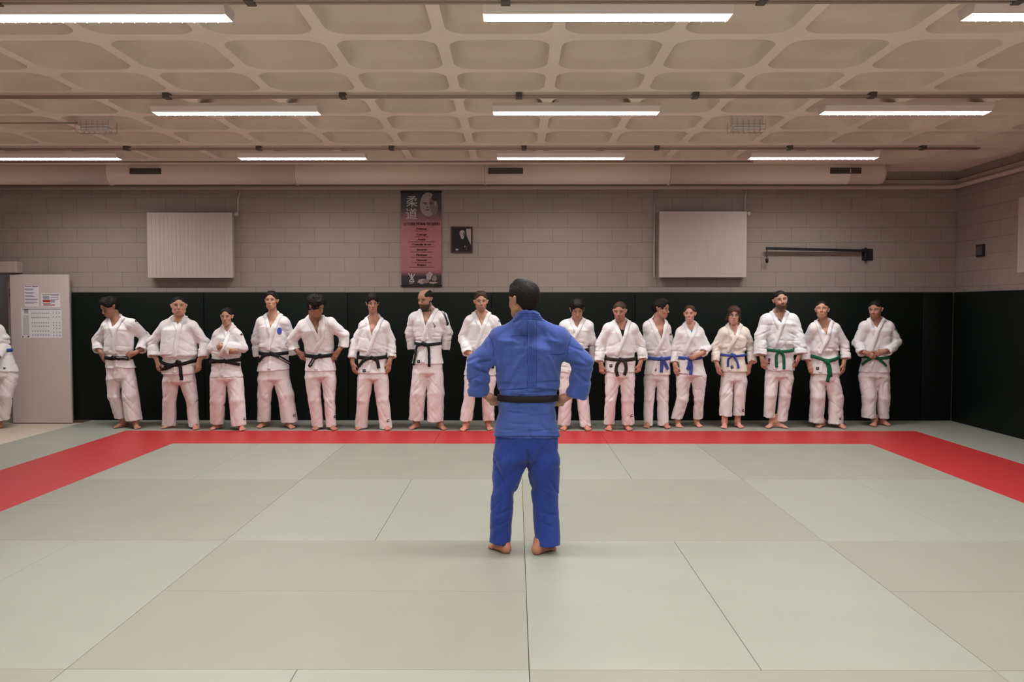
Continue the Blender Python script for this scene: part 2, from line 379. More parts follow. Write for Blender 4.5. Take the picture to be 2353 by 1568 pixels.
# coffered ceiling: three rows of rounded pans between flat bands
def ceiling():
    """flat ribs with sunk rounded pans; every pan is a ring of points on the rib plane, a flared wall and a flat floor"""
    V, Q, mi, sm = [], [], [], []
    rows = [(5.08, 5.78), (5.90, 6.62), (6.70, 7.27), (7.50, 8.10), (8.20, 8.86), (8.93, 9.58)]; per = 4.80
    R = sorted([(a+k*per, b+k*per) for a, b in rows for k in (-2, -1, 0, 1) if a+k*per > YB+.1 and b+k*per < WALL_Y-.4])
    x0 = -.47; C_ = [(x0+.8*k, x0+.8*k+.715) for k in range(-12, 10) if x0+.8*k > WALL_L+.1 and x0+.8*k+.715 < WALL_R-.15]
    xe = [WALL_L-.1] + [C_[i][1]+.0425 for i in range(len(C_)-1)] + [WALL_R+.1]; ye = [YB-.1] + [(R[i][1]+R[i+1][0])/2 for i in range(len(R)-1)] + [WALL_Y+.1]
    def ring(ax, bx, ay, by, rad, z, n=6):
        out = []
        for cx, cy, a0 in ((bx-rad, by-rad, 0), (ax+rad, by-rad, PI/2), (ax+rad, ay+rad, PI), (bx-rad, ay+rad, 1.5*PI)):
            for k in range(n+1): t = a0+PI/2*k/n; out.append((cx+rad*math.cos(t), cy+rad*math.sin(t), z))
        return out
    def face(idx, m, s_): Q.append(idx); mi.append(m); sm.append(s_)
    for i, (ax, bx) in enumerate(C_):
        for j, (ay, by) in enumerate(R):
            n0 = len(V); X0, X1, Y0, Y1 = xe[i], xe[i+1], ye[j], ye[j+1]; n = 6; rim = ring(ax, bx, ay, by, .15, CEIL); m = len(rim)
            V.extend(rim); corner = [(X1, Y1), (X0, Y1), (X0, Y0), (X1, Y0)]; cb = len(V); V.extend([(x, y, CEIL) for x, y in corner])
            for q in range(4):
                for k in range(n): face((n0+q*(n+1)+k, n0+q*(n+1)+k+1, cb+q), 0, False)
                face((n0+q*(n+1)+n, n0+((q+1)*(n+1)) % m, cb+(q+1) % 4, cb+q), 0, False)
            base = []
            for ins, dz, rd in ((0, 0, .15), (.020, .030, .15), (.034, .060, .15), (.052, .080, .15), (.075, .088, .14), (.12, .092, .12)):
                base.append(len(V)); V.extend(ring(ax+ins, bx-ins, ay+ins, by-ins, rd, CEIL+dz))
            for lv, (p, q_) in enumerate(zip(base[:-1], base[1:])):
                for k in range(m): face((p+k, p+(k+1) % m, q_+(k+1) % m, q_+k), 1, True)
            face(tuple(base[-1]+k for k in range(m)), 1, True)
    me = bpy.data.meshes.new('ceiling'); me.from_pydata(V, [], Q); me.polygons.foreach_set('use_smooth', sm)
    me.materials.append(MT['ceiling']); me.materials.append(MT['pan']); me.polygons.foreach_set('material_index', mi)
    st(link('ceiling', me))
    st(MB().box(WALL_L-.15, WALL_R+.15, YB-.15, WALL_Y+.15, CEIL+.14, CEIL+.24).build('ceiling_slab', MT['ceiling']))
ceiling()
# cornice and pipe at the top of the walls
ct = [WALL_Y-.10, WALL_Y]; zc0 = 3.20
m = MB().box(WALL_L, WALL_R, WALL_Y-.05, WALL_Y, 3.23, 3.30, .006)
st(m.build('trim_1', MT['trimpaint']))
st(MB().box(WALL_R-.05, WALL_R, YB, WALL_Y-.05, 3.23, 3.30, .006).build('trim_2', MT['trimpaint']))
def pipe(name, pts, r, label, cat='pipe', mat='pipe', group=None):
    return tag(MB().tube(pts, r, 12).build(name, MT[mat], None, True), label, cat, group)
pz = wp(1165, 431, WALL_Y-.08)[2]
pipe('heating_pipe', [(WALL_L+.05, WALL_Y-.085, pz), (WALL_R-.20, WALL_Y-.085, pz), (WALL_R-.12, WALL_Y-.12, pz), (WALL_R-.085, WALL_Y-.2, pz), (WALL_R-.085, YB+.1, pz)], .030, 'long painted heating pipe running under the ceiling along the back and right walls')

# wall pads ---------------------------------------------------------------
PT = wp(1165, 672, WALL_Y-.05)[2]
edges = [166, 469, 799, 1129, 1459, 1789, 2119]
ex = [wp(e, 800, WALL_Y-.05)[0] for e in edges] + [WALL_R-.052]
def padslab(x0, x1, y0, y1):
    return MB().box(x0+.002, x1-.002, y0, y1, .001, PT, .008)
where = ['nearest the open door', 'second from the open door', 'left of the hanging banner', 'below the framed picture', 'right of the blue figure', 'below the bracket arm', 'below the end of the round duct']
for i in range(7):
    if ex[i+1]-ex[i] > .05: tag(padslab(ex[i], ex[i+1], WALL_Y-.05, WALL_Y-.001).build('wall_pad', MT['pad'], None, True), 'dark green crash pad on the back wall, ' + where[i], 'wall pad', 'crash pads along the walls')
for i in range(7):
    y1 = WALL_Y-.052-2*i
    tag(MB().box(WALL_R-.05, WALL_R-.001, y1-1.996, y1, .001, PT, .008).build('wall_pad', MT['pad'], None, True), 'dark green crash pad on the right wall, %s from the far corner' % ('first', 'second', 'third', 'fourth', 'fifth', 'sixth', 'seventh')[i], 'wall pad', 'crash pads along the walls') if i < 3 else None

# judo mats -----------------------------------------------------------------
def mat(x0, x1, y0, y1, red, label, grp):
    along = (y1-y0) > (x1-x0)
    mt_ = MT['mat_red'] if red else (MT['mat_sheen_light'] if along else MT['mat_sheen_dark'])
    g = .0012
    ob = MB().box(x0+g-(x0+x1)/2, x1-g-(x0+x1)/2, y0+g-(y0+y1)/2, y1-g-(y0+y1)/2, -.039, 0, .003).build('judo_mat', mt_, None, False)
    ob.location = ((x0+x1)/2, (y0+y1)/2, 0)
    tag(ob, label, 'judo mat', grp)
ORD = ['first', 'second', 'third', 'fourth', 'fifth', 'sixth', 'seventh']
cols = ['against the left red border', 'left of centre', 'right of centre', 'against the right red border']
for r in range(4):
    for c_ in range(4):
        bx, by = GX-4+2*c_, GY-2*r
        if (r+c_) % 2 == 0:
            for k, s_ in enumerate(('left', 'right')): mat(bx+k, bx+k+1, by-2, by, False, 'lengthwise grey-green mat, %s, %s row from far border, %s half' % (cols[c_], ORD[r], s_), 'grey-green judo mats inside the red border')
        else:
            for k, s_ in enumerate(('far', 'near')): mat(bx, bx+2, by-k-1, by-k, False, 'crosswise grey-green mat, %s, %s row from far border, %s half' % (cols[c_], ORD[r], s_), 'grey-green judo mats inside the red border')
for i in range(5):
    mat(GX-5+2*i, GX-3+2*i, GY, GY+1, True, 'red judo mat of the far border, %s from the left corner' % ORD[i], 'red border mats')
for i in range(4):
    for sx, nm in ((-1, 'left'), (1, 'right')):
        x0 = GX-5 if sx < 0 else GX+4
        mat(x0, x0+1, GY-2*i-2, GY-2*i, True, 'red judo mat of the %s border, %s from the far corner' % (nm, ORD[i]), 'red border mats')
for i in range(5):
    mat(GX-5+2*i, GX-3+2*i, GY+1, WALL_Y-.052, False, 'grey-green judo mat under the line of students, %s from the left' % ORD[i], 'outer grey-green mats')
for i in range(6):
    for x0, x1, nm in ((MAT_L, GX-5, 'left'), (GX+5, WALL_R-.052, 'right')):
        y1 = WALL_Y-.052-2*i; mat(x0, x1, y1-2, y1, False, 'narrow grey-green mat outside the %s red border, %s from the back wall' % (nm, ORD[i]), 'outer grey-green mats') if i < 5 else None

# lamps -----------------------------------------------------------------------
def lamp(xc, y, L, label):
    z1 = CEIL-.001; zb = CEIL-.075
    r = empty('ceiling_lamp', (xc, y, zb), label, 'ceiling lamp', 'fluorescent ceiling lamps')
    h = L/2; m = MB()
    prof = [(-.100, z1), (-.102, zb+.045), (-.072, zb+.004), (-.070, zb), (.070, zb), (.072, zb+.004), (.102, zb+.045), (.100, z1)]
    V = [(xc+s*h, y+a, b) for s in (-1, 1) for a, b in prof]; n = len(prof)
    m.add(V, [(i, (i+1) % n, n+(i+1) % n, n+i) for i in range(n) if i != 3] + [tuple(range(n)), tuple(range(2*n-1, n-1, -1))]); 
    hs_ = m.build('housing', MT['housing'], r, False, (xc, y, zb))
    MB().box(xc-h+.015, xc+h-.015, y-.058, y+.058, zb+.004, zb+.008).build('light_panel', MT['tube'], r, False, (xc, y, zb))
    ld = bpy.data.lights.new('tube_light', 'AREA'); ld.shape = 'RECTANGLE'; ld.size = L-.04; ld.size_y = .11; ld.energy = LAMP_W; ld.color = LAMP_RGB; ld.spread = math.radians(LAMP_SPREAD)
    lo = bpy.data.objects.new('tube_light', ld); C.objects.link(lo); lo.parent = r; lo.location = (0, 0, .003)
    g = MB(); nsl = int(L/.075)
    for i in range(nsl+1):
        x = xc-h+.015+(2*h-.03)*i/nsl; g.box(x-.0012, x+.0012, y-.060, y+.060, zb-.010, zb+.003)
    for yy in (-.062, .059): g.box(xc-h+.01, xc+h-.01, y+yy, y+yy+.003, zb-.004, zb+.003)
    g.build('louvre', MT['louvre'], r, False, (xc, y, zb))
LL = 1.52
def lx(px, py, y): return wp(px, py, y)[0]
rowY = [5.24, 7.78, 10.12]
names = [['near row of lamps, left of the picture', 'near row of lamps, above the middle', 'near row of lamps, cut by the right edge'],
         ['middle row of lamps, left one', 'middle row of lamps, central one', 'middle row of lamps, right one'],
         ['far row by the duct, cut by the left edge', 'far row by the duct, second from the left', 'far row by the duct, third from the left', 'far row by the duct, rightmost']]
cen = [[(527, 'r'), (1394, 'c'), (2220, 'l')], [(545, 'c'), (1323, 'c'), (2079, 'c')], [(275, 'r'), (696, 'c'), (1288, 'c'), (1868, 'c')]]
pyr = [58, 262, 368]
for r in range(3):
    for (px_, w_), nm in zip(cen[r], names[r]):
        x = lx(px_, pyr[r], rowY[r]); x += {'r': -LL/2, 'l': LL/2, 'c': 0}[w_]
        lamp(x, rowY[r], LL, 'long louvred ceiling lamp, ' + nm)
for y in (2.75, .3, -2.0):
    for x in (-4.5, -1.4, .9, 4.2): lamp(x, y, LL, 'louvred ceiling lamp, %s row behind the near row, %s' % ({2.75: 'first', .3: 'second', -2.0: 'third'}[y], {-4.5: 'leftmost', -1.4: 'left of centre', .9: 'right of centre', 4.2: 'rightmost'}[x]))

# conduits --------------------------------------------------------------------
for j, (y, x1, lab) in enumerate(((5.09, WALL_R-.1, 'nearest the camera'), (7.36, WALL_R-.1, 'above the middle row of lamps'), (9.75, lx(2248, 352, 9.75), 'above the far row of lamps'))):
    r = empty('cable_conduit', (0, y, CEIL), 'pair of thin cable conduits clipped across the ceiling, ' + lab, 'conduit', 'ceiling conduits')
    for dy, rr in ((-.03, .010), (.02, .010)): MB().tube([(WALL_L+.02, y+dy, CEIL-.03), (x1, y+dy, CEIL-.03)], rr, 8).build('conduit_tube', MT['conduit'], r, True, (0, y, CEIL))
    x = [lx(575, 2, 5.09), lx(385, 228, 7.36), lx(292, 341, 9.75)][j]; sp_ = 1.53
    x -= 2*sp_
    while x < x1:
        if x > WALL_L+.1: MB().box(x-.028, x+.028, y-.05, y+.04, CEIL-.045, CEIL-.0005, .004).build('clip', MT['dark_metal'], r, False, (0, y, CEIL))
        x += sp_
# emergency lamps behind wire guards
for (px_, py_, lab) in ((221, 284, 'left emergency bulkhead lamp behind a wire guard on the ceiling'), (1715, 280, 'right emergency bulkhead lamp behind a wire guard on the ceiling')):
    y = 8.45; x = lx(px_, py_, y); r = empty('emergency_lamp', (x, y, CEIL), lab, 'emergency lamp')
    MB().box(x-.15, x+.15, y-.07, y+.07, CEIL-.06, CEIL+.088, .01).build('lamp_base', MT['housing'], r, False, (x, y, CEIL))
    MB().box(x-.135, x+.135, y-.055, y+.055, CEIL-.085, CEIL-.06, .01).build('lens', MT['bulkhead'], r, False, (x, y, CEIL))
    g = MB()
    for i in range(7):
        xx = x-.165+.055*i; g.tube([(xx, y-.09, CEIL-.002), (xx, y-.09, CEIL-.10), (xx, y-.06, CEIL-.115), (xx, y+.06, CEIL-.115), (xx, y+.09, CEIL-.10), (xx, y+.09, CEIL-.002)], .0028, 5)
    for zz, yy in ((-.05, -.09), (-.10, -.09), (-.115, 0), (-.10, .09), (-.05, .09)): g.tube([(x-.165, y+yy, CEIL+zz), (x+.165, y+yy, CEIL+zz)], .0028, 5)
    g.build('wire_guard', MT['radiator'], r, True, (x, y, CEIL))
    if px_ < 500: pipe('cable_conduit', [(WALL_L+.02, y, CEIL-.015), (x-.17, y, CEIL-.015)], .009, 'single thin conduit feeding the left emergency lamp', 'conduit', 'conduit')

# ventilation duct ---------------------------------------------------------------
dy = 11.10; dz = (wp(1165, 374, dy)[2]+wp(1165, 422, dy)[2])/2; dr = (wp(1165, 372, dy)[2]-wp(1165, 424, dy)[2])/2
x1 = lx(2030, 400, dy)
rd = empty('ventilation_duct', (x1, dy, dz), 'large round painted ventilation duct along the top of the back wall', 'duct')
seams = [WALL_L+.03] + [lx(q, 400, dy) for q in (255, 683, 1115, 1537)] + [x1]
for a, b in zip(seams[:-1], seams[1:]):
    m = MB(); last = b == x1
    pts = [(a+.004, dy, dz), (a+.012, dy, dz), (a+.013, dy, dz), (b-.013, dy, dz), (b-.012, dy, dz), (b-.002, dy, dz)]; rr = [dr+.010, dr+.010, dr, dr, dr+.010, dr+.010]
    if last: pts = pts[:3] + [(b-.5, dy, dz), (b-.495, dy, dz), (b-.48, dy, dz), (b-.475, dy, dz), (b-.05, dy, dz), (b-.02, dy, dz), (b, dy, dz)]; rr = rr[:3] + [dr, dr+.005, dr+.005, dr, dr, dr-.008, dr-.035]
    m.tube(pts, rr, 40); sg = m.build('duct_segment', MT['duct'], rd, True, (x1, dy, dz))
    sg.data.polygons.foreach_set('use_smooth', [len(p.vertices) == 4 for p in sg.data.polygons])
for a, b in ((299, 370), (1123, 1201), (1908, 1978)):
    xa, xb = lx(a, 392, dy-dr), lx(b, 392, dy-dr); zt, zb_ = wp(1165, 387, dy-dr)[2], wp(1165, 399, dy-dr)[2]
    m = MB(); m.box(xa, xb, dy-dr-.012, dy-dr+.03, zb_-.005, zb_+.003); m.box(xa, xb, dy-dr-.012, dy-dr+.03, zt-.003, zt+.005); m.box(xa, xb, dy-dr-.002, dy-dr+.03, zb_, zt)
    n = 16
    for i in range(n+1): x = xa+(xb-xa)*i/n; m.box(x-.004, x+.004, dy-dr-.011, dy-dr, zb_, zt)
    g = m.build('vent_grille', MT['grille'], rd, False, (x1, dy, dz)); g['label'] = 'dark slotted vent grille'
pipe('cable_conduit', [(WALL_L+.02, 10.72, CEIL-.012), (lx(1730, 355, 10.72), 10.72, CEIL-.012)], .010, 'thin conduit on the ceiling just in front of the round duct', 'conduit', 'conduit')

# radiators ---------------------------------------------------------------------
def radiator(x0, x1, z0, z1, ribs, label, y=WALL_Y, right=None):
    """panel radiator hung on the back wall (right: on the right-hand wall)"""
    if right: ya, yb = right; org = (WALL_R-.12, ya, z0)
    else: org = (x0, y-.12, z0)
    r = empty('radiator', org, label, 'radiator')
    def bx(m, u0, u1, v0, v1, a, b, bev=0):    # u along the wall, v out of it
        return m.box(u0, u1, y-v1, y-v0, a, b, bev) if not right else m.box(WALL_R-v1, WALL_R-v0, u0, u1, a, b, bev)
    u0, u1 = (x0, x1) if not right else right
    bx(MB(), u0, u1, .115, .130, z0, z1, .005).build('front_panel', MT['radiator'], r, False, org)
    m = MB(); n = ribs
    for i in range(n): u = u0+.03+(u1-u0-.06)*(i+.5)/n; bx(m, u-.009, u+.009, .129, .133, z0+.05, z1-.05)
    bx(m, u0+.01, u1-.01, .128, .132, z1-.045, z1-.035); m.build('panel_ribs', MT['radiator'], r, False, org)
    bx(MB(), u0+.01, u1-.01, .045, .060, z0+.01, z1-.01, .003).build('rear_panel', MT['radiator'], r, False, org)
    m = MB(); bx(m, u0+.002, u0+.006, .045, .125, z0+.01, z1-.01); bx(m, u1-.006, u1-.002, .045, .125, z0+.01, z1-.01); m.build('side_panel', MT['radiator'], r, False, org)
    m = MB()
    k = int((u1-u0)/.03)
    for i in range(k): u = u0+.01+(u1-u0-.02)*(i+.5)/k; bx(m, u-.010, u+.010, .045, .125, z1-.012, z1-.006)
    m.build('top_grille', MT['radiator'], r, False, org)
    m = MB()
    for u in (u0+.15, u1-.15): bx(m, u-.02, u+.02, 0.001, .046, z0+.05, z0+.12); bx(m, u-.02, u+.02, 0.001, .046, z1-.14, z1-.07)
    m.build('bracket', MT['radiator'], r, False, org)
    return r
def rz(py): return wp(1165, py, WALL_Y-.13)[2]
def rx(px): return wp(px, 560, WALL_Y-.13)[0]
rl = radiator(rx(338), rx(534), rz(639), rz(488), 20, 'white panel radiator high on the back wall, left of the banner')
rr_ = radiator(rx(1515), rx(1716), rz(638), rz(486), 34, 'white ribbed panel radiator high on the back wall, right of the banner')
for root_, pxs, pl in ((rl, (545,), 'left'), (rr_, (1720,), 'right')):
    x = rx(pxs[0]) - .015; z = rz(492); xo = root_.location
    MB().tube([(x-.09, WALL_Y-.09, z-.01), (x-.02, WALL_Y-.09, z-.01), (x+.012, WALL_Y-.115, z), (x+.014, WALL_Y-.16, z)], [.012, .014, .026, .024], 14).build('valve', MT['radiator'], root_, True, xo)
pipe('radiator_pipe', [(rx(547), WALL_Y-.03, pz-.01), (rx(547), WALL_Y-.03, 3.12), (rx(543), WALL_Y-.04, 3.05), (rx(543), WALL_Y-.05, rz(492)+.02)], .010, 'thin vertical pipe feeding the left radiator from above', mat='radiator')
pipe('radiator_pipe', [(rx(1718), WALL_Y-.03, pz-.01), (rx(1718), WALL_Y-.03, 3.12), (rx(1715), WALL_Y-.04, 3.05), (rx(1715), WALL_Y-.05, rz(492)+.02)], .010, 'thin vertical pipe feeding the right radiator from above, at its right end', mat='radiator')
pipe('radiator_pipe', [(rx(1506), WALL_Y-.03, pz-.01), (rx(1506), WALL_Y-.03, rz(634)), (rx(1509), WALL_Y-.05, rz(638))], .010, 'long thin vertical pipe down the left side of the right radiator', mat='radiator')
def yr(px, X): # depth on the right-hand wall seen at a photo column
    d = ray(px, 560); return X/d.x*d.y
ya_ = yr(2338, WALL_R-.13)
def zr(py, px, X): d = ray(px, py); return CAMH + d.z*X/d.x
radiator(0, 0, zr(627, 2340, WALL_R-.13), zr(455, 2340, WALL_R-.13), 30, 'white panel radiator on the right wall, cut by the right edge of the picture', right=(ya_-1.25, ya_))
# black box on the right wall
y0_, y1_ = yr(2259, WALL_R-.03), yr(2242, WALL_R-.03)
r = empty('wall_box', (WALL_R, y0_, 2.1), 'small black box mounted on the right wall', 'wall box')
za, zb2 = zr(590, 2250, WALL_R-.03), zr(562, 2250, WALL_R-.03)
MB().box(WALL_R-.03, WALL_R-.0005, y0_, y1_, za, zb2, .004).build('box_body', MT['black'], r, False, (WALL_R, y0_, 2.1))
MB().box(WALL_R-.034, WALL_R-.03, y0_+.015, y1_-.015, za+.02, zb2-.02).build('box_cover', MT['grille'], r, False, (WALL_R, y0_, 2.1))

# swing arm bracket on the back wall
yb_ = WALL_Y-.10; q = lambda px, py, y=yb_: wp(px, py, y)
r = empty('swing_arm', tuple(q(1992, 586, WALL_Y)), 'black steel swing arm bracket on the back wall, right of the right radiator', 'wall bracket'); og = tuple(q(1992, 586, WALL_Y))
a, b = q(1980, 572, WALL_Y), q(2005, 599, WALL_Y)
m = MB().box(a[0], b[0], WALL_Y-.012, WALL_Y-.0005, b[2], a[2], .002); m.build('wall_plate', MT['black'], r, False, og)
m = MB()
for u in (.02, b[0]-a[0]-.02):
    for w_ in (.02, a[2]-b[2]-.02): m.tube([(a[0]+u, WALL_Y-.012, b[2]+w_), (a[0]+u, WALL_Y-.020, b[2]+w_)], .007, 8)
m.build('bolt', MT['dark_metal'], r, False, og)
h_ = q(1990, 575, WALL_Y-.05); MB().tube([(h_[0], WALL_Y-.04, b[2]-.01), (h_[0], WALL_Y-.04, a[2]+.01)], .02, 12).build('hinge', MT['black'], r, True, og)
e0 = q(1760, 571, WALL_Y-.09); MB().box(e0[0], h_[0], -.018, .018, -.019, .019, .004)
mm = MB().ribbon([tuple(e0), tuple((np.array(e0)*.5+np.array((h_[0], WALL_Y-.05, h_[2]-.01))*.5)), (h_[0], WALL_Y-.05, h_[2]-.01)], [(0, -1, 0)]*3, .036, .03); mm.build('arm', MT['black'], r, False, og)
m = MB()
for k in range(3):
    p = np.array(e0) + np.array((.01+.006*(k % 2), -.01, -.035-.045*k)); m.tube([p+np.array((math.cos(t)*(.018 if k % 2 else .004), math.sin(t)*(.004 if k % 2 else .016), math.sin(t)*0+math.cos(t)*0)) + np.array((0, 0, .028*math.sin(t+1.57*1))) for t in np.linspace(0, 2*PI, 13)], .005, 6)
m.build('chain', MT['dark_metal'], r, True, og)
p = np.array(e0) + np.array((.012, -.01, -.14)); MB().tube([p, p-np.array((0, 0, .03)), p-np.array((0, 0, .06))], [.02, .022, .012], 12).build('swivel', MT['black'], r, True, og)

# door, doorway and papers -----------------------------------------------------------
fr = MB().box(DX1, DX1+.035, WALL_Y-.03, WALL_Y+.15, -.04, DZ); fr.box(WALL_L, DX0+.03, WALL_Y-.03, WALL_Y+.15, -.04, DZ+.0)
st(fr.build('trim_3', MT['doorframe']))
lz0, lz1 = wp(10, 627, WALL_Y-.15)[2], wp(10, 601, WALL_Y-.15)[2]
st(MB().box(WALL_L, wp(38, 610, WALL_Y-.15)[0], WALL_Y-.16, WALL_Y, lz0, lz1, .01).build('trim_4', MT['trimpaint']))
x0d, x1d = wp(28, 800, WALL_Y-.10)[0], wp(163, 800, WALL_Y-.10)[0]; zd = wp(100, 631, WALL_Y-.10)[2]
yd0, yd1 = WALL_Y-.12, WALL_Y-.08
door = tag(MB().box(x0d, x1d, yd0, yd1, -.03, zd, .003).build('door_1', MT['door']), kind='structure')
m = MB()
for zz in (.25, zd-.3): m.tube([(x0d-.012, yd0+.01, zz), (x0d-.012, yd0+.01, zz+.1)], .010, 8)
m.build('hinge', MT['dark_metal'], door, True)
def paper(name, px0, py0, px1, py1, label, draw):
    a, b = wp(px0, py0, yd0), wp(px1, py1, yd0)
    r = empty(name, (a[0], yd0, b[2]), label, 'poster'); og = (a[0], yd0, b[2])
    MB().box(a[0], b[0], yd0-.0015, yd0-.0003, b[2], a[2]).build('sheet', MT['paper'], r, False, og)
    W, H = b[0]-a[0], a[2]-b[2]
    for mt_, rects in draw.items():
        m = MB()
        for u0, v0, u1, v1 in rects: m.box(a[0]+u0*W, a[0]+u1*W, yd0-.0025, yd0-.0012, a[2]-v1*H, a[2]-v0*H)
        m.build('printing', MT[mt_], r, False, og)
rd_ = random.Random(4)
paper('list_sheet', 56, 657, 90, 705, 'white sheet with printed text lines on the open door, upper left', {'ink': [(.04, .14+.16*i+j*.045, rd_.uniform(.55, .97), .16+.16*i+j*.045) for i in range(6) for j in range(2) if .16+.16*i+j*.045 < .96] + [(.04, .02, .5, .05), (.55, .02, .95, .06)]})
paper('schedule_sheet', 94, 674, 139, 706, 'white sheet with a red and green table on the open door, upper right', {'ink': [(.06, .07, .95, .11), (.5, .16, .93, .19), (.5, .28, .93, .31), (.5, .42, .93, .45)], 'inkred': [(.10, .50, .48, .66), (.10, .82, .72, .88)], 'inkgrey': [(.5, .5, .72, .68), (.10, .18, .44, .46)], 'belt_green': [(.10, .74, .5, .79)]})
dr_ = [(.03, .02, .98, .06)]
for (u0, v0, u1, v1, nx_, ny_) in ((.25, .10, .70, .38, 9, 2), (.25, .43, .70, .66, 8, 2), (.25, .70, .70, .96, 7, 2), (.76, .10, .98, .36, 3, 2), (.76, .44, .98, .72, 3, 3), (.76, .76, .98, .96, 3, 2)):
    for i in range(nx_):
        for j in range(ny_):
            w_, h_2 = (u1-u0)/nx_, (v1-v0)/ny_; cx, cy = u0+w_*(i+.5), v0+h_2*(j+.5)
            dr_ += [(cx-.008, cy-.02, cx+.006, cy+.012), (cx-.016, cy+.004, cx-.002, cy+.030), (cx+.002, cy-.01, cx+.016, cy+.014)]
paper('technique_poster', 48, 708, 143, 777, 'large printed poster of rows of tiny drawn judo techniques on the open door', {'inkgrey': dr_ + [(.08, .04, .18, .18)] + [(.05, .25+.03*i, .19, .262+.03*i) for i in range(22)], 'ink': [(.02, .94, .05, .98), (.15, .93, .19, .98)]})

# hanging banner ---------------------------------------------------------------------
yn = WALL_Y-.02
bx0, bx1 = wp(922, 560, yn)[0], wp(1014, 560, yn)[0]; bz0, bz1 = wp(968, 657, yn)[2], wp(968, 441, yn)[2]; BW, BH = bx1-bx0, bz1-bz0
br_ = empty('hanging_banner', (bx0, yn, bz0), 'tall hanging rose and black judo code banner with two white characters and a portrait', 'banner'); og = (bx0, yn, bz0)
sh_ = MB().box(0, BW, -.003, .0, 0, BH).build('banner_cloth', MT['banner'], br_)
for zz, nm in ((BH, 'top_rod'), (0, 'bottom_rod')): MB().tube([(-.01, 0, zz), (BW+.01, 0, zz)], .009, 8).build('rod', MT['black'], br_, True)
MB().tube([(.02, 0, BH), (.05, -.0, BH+.07), (.05, .0, BH+.12)], .002, 5).tube([(BW-.02, 0, BH), (BW-.04, 0, BH+.07), (BW-.04, 0, BH+.12)], .002, 5).build('hanging_wire', MT['black'], br_)
def text(body, name, x, z, size, mat_, parent, y=-.005, align='CENTER', sx=1., bold=0.):
    c = bpy.data.curves.new(name, 'FONT'); c.body = body; c.size = size; c.align_x = align; c.extrude = .0006
    o = bpy.data.objects.new(name, c); C.objects.link(o); o.rotation_euler = (PI/2, 0, 0); o.location = (x, y, z); o.scale = (sx, 1, 1); 
    bpy.context.view_layer.update(); dg = bpy.context.evaluated_depsgraph_get(); me = bpy.data.meshes.new_from_object(o.evaluated_get(dg)); bpy.data.objects.remove(o)
    if bold:      # heavier strokes: the outline repeated a hair to each side
        b_ = bmesh.new(); b_.from_mesh(me); b_.verts.ensure_lookup_table()
        for dx in (-bold, bold):
            r_ = bmesh.ops.duplicate(b_, geom=b_.verts[:len(me.vertices)]+b_.edges[:len(me.edges)]+b_.faces[:len(me.polygons)])
            for g_ in r_['geom']:
                if isinstance(g_, bmesh.types.BMVert): g_.co.x += dx; g_.co.z += abs(dx)*.02
        b_.to_mesh(me); b_.free()
    o = bpy.data.objects.new(name, me); C.objects.link(o); o.rotation_euler = (PI/2, 0, 0); o.location = (x, y, z); o.scale = (sx, 1, 1); me.materials.clear(); me.materials.append(MT[mat_]); o.parent = parent; return o
fz = lambda py: (657-py)/(657-441)*BH; fx = lambda px: (px-922)/92*BW
MT['char'] = M('pale_print', (.55, .50, .47), .6, .2); MT['ttl'] = M('dark_red_print', (.06, .006, .010), .6, .2)
text('柔', 'character', fx(947), fz(473), .165, 'char', br_); text('道', 'character', fx(946), fz(502), .165, 'char', br_)
text('LE CODE MORAL DU JUDO', 'title', fx(969), fz(518), .056, 'ttl', br_, sx=.72, bold=.0030)
text('JIGORO KANO'.replace('JIGORO KANO', 'Fondateur du judo'), 'caption', fx(991), fz(503), .018, 'ttl', br_)
for py, a_, b_ in ((528, 'Politesse', "C'est le respect d'autrui"), (541, 'Courage', "C'est faire ce qui est juste"), (552.5, 'Amitié', "C'est le plus pur et le plus fort des sentiments"), (564, 'Contrôle de soi', "C'est savoir se taire lorsque monte la colère"), (576, 'Sincérité', "C'est s'exprimer sans déguiser sa pensée"), (588, 'Modestie', "C'est parler de soi-même sans orgueil"), (600, 'Honneur', "C'est être fidèle à la parole donnée"), (611, 'Respect', 'Sans respect aucune confiance ne peut naître')):
    text(a_, 'heading', fx(969), fz(py), .040, 'ttl', br_, bold=.0018); text(b_, 'text_line', fx(969), fz(py+4), .019, 'ttl', br_)
# portrait: a face printed in greys (generic)
def blob(name, cx, cz, rx_, rz_, mat_, parent, y=-.0045, n=28, wob=0., seed=1, rot=0.):
    rr = random.Random(seed); ph = [rr.uniform(0, 6) for _ in range(4)]; V = []
    for k in range(n):
        t = 2*PI*k/n; w_ = 1 + wob*(math.sin(2*t+ph[0])*.5+math.sin(3*t+ph[1])*.3+math.sin(5*t+ph[2])*.3)
        u, v = math.cos(t)*rx_*w_, math.sin(t)*rz_*w_; V.append((cx+u*math.cos(rot)-v*math.sin(rot), y, cz+u*math.sin(rot)+v*math.cos(rot)))
    V += [(a, y+.001, c) for a, _, c in V]
    return MB().add(V, [tuple(range(n))[::-1], tuple(range(n, 2*n))] + [(k, (k+1) % n, n+(k+1) % n, n+k) for k in range(n)]).build(name, MT[mat_], parent)
MT['g1'] = M('portrait_light', (.34, .27, .25), .6, .2); MT['g2'] = M('portrait_mid', (.20, .15, .14), .6, .2); MT['g3'] = M('portrait_dark', (.06, .045, .042), .6, .2)
blob('portrait_face', fx(984), fz(470), .110, .165, 'g1', br_, seed=3, wob=.03); blob('portrait_shade', fx(997), fz(474), .055, .13, 'g2', br_, -.0055, seed=4, wob=.08, rot=.15)
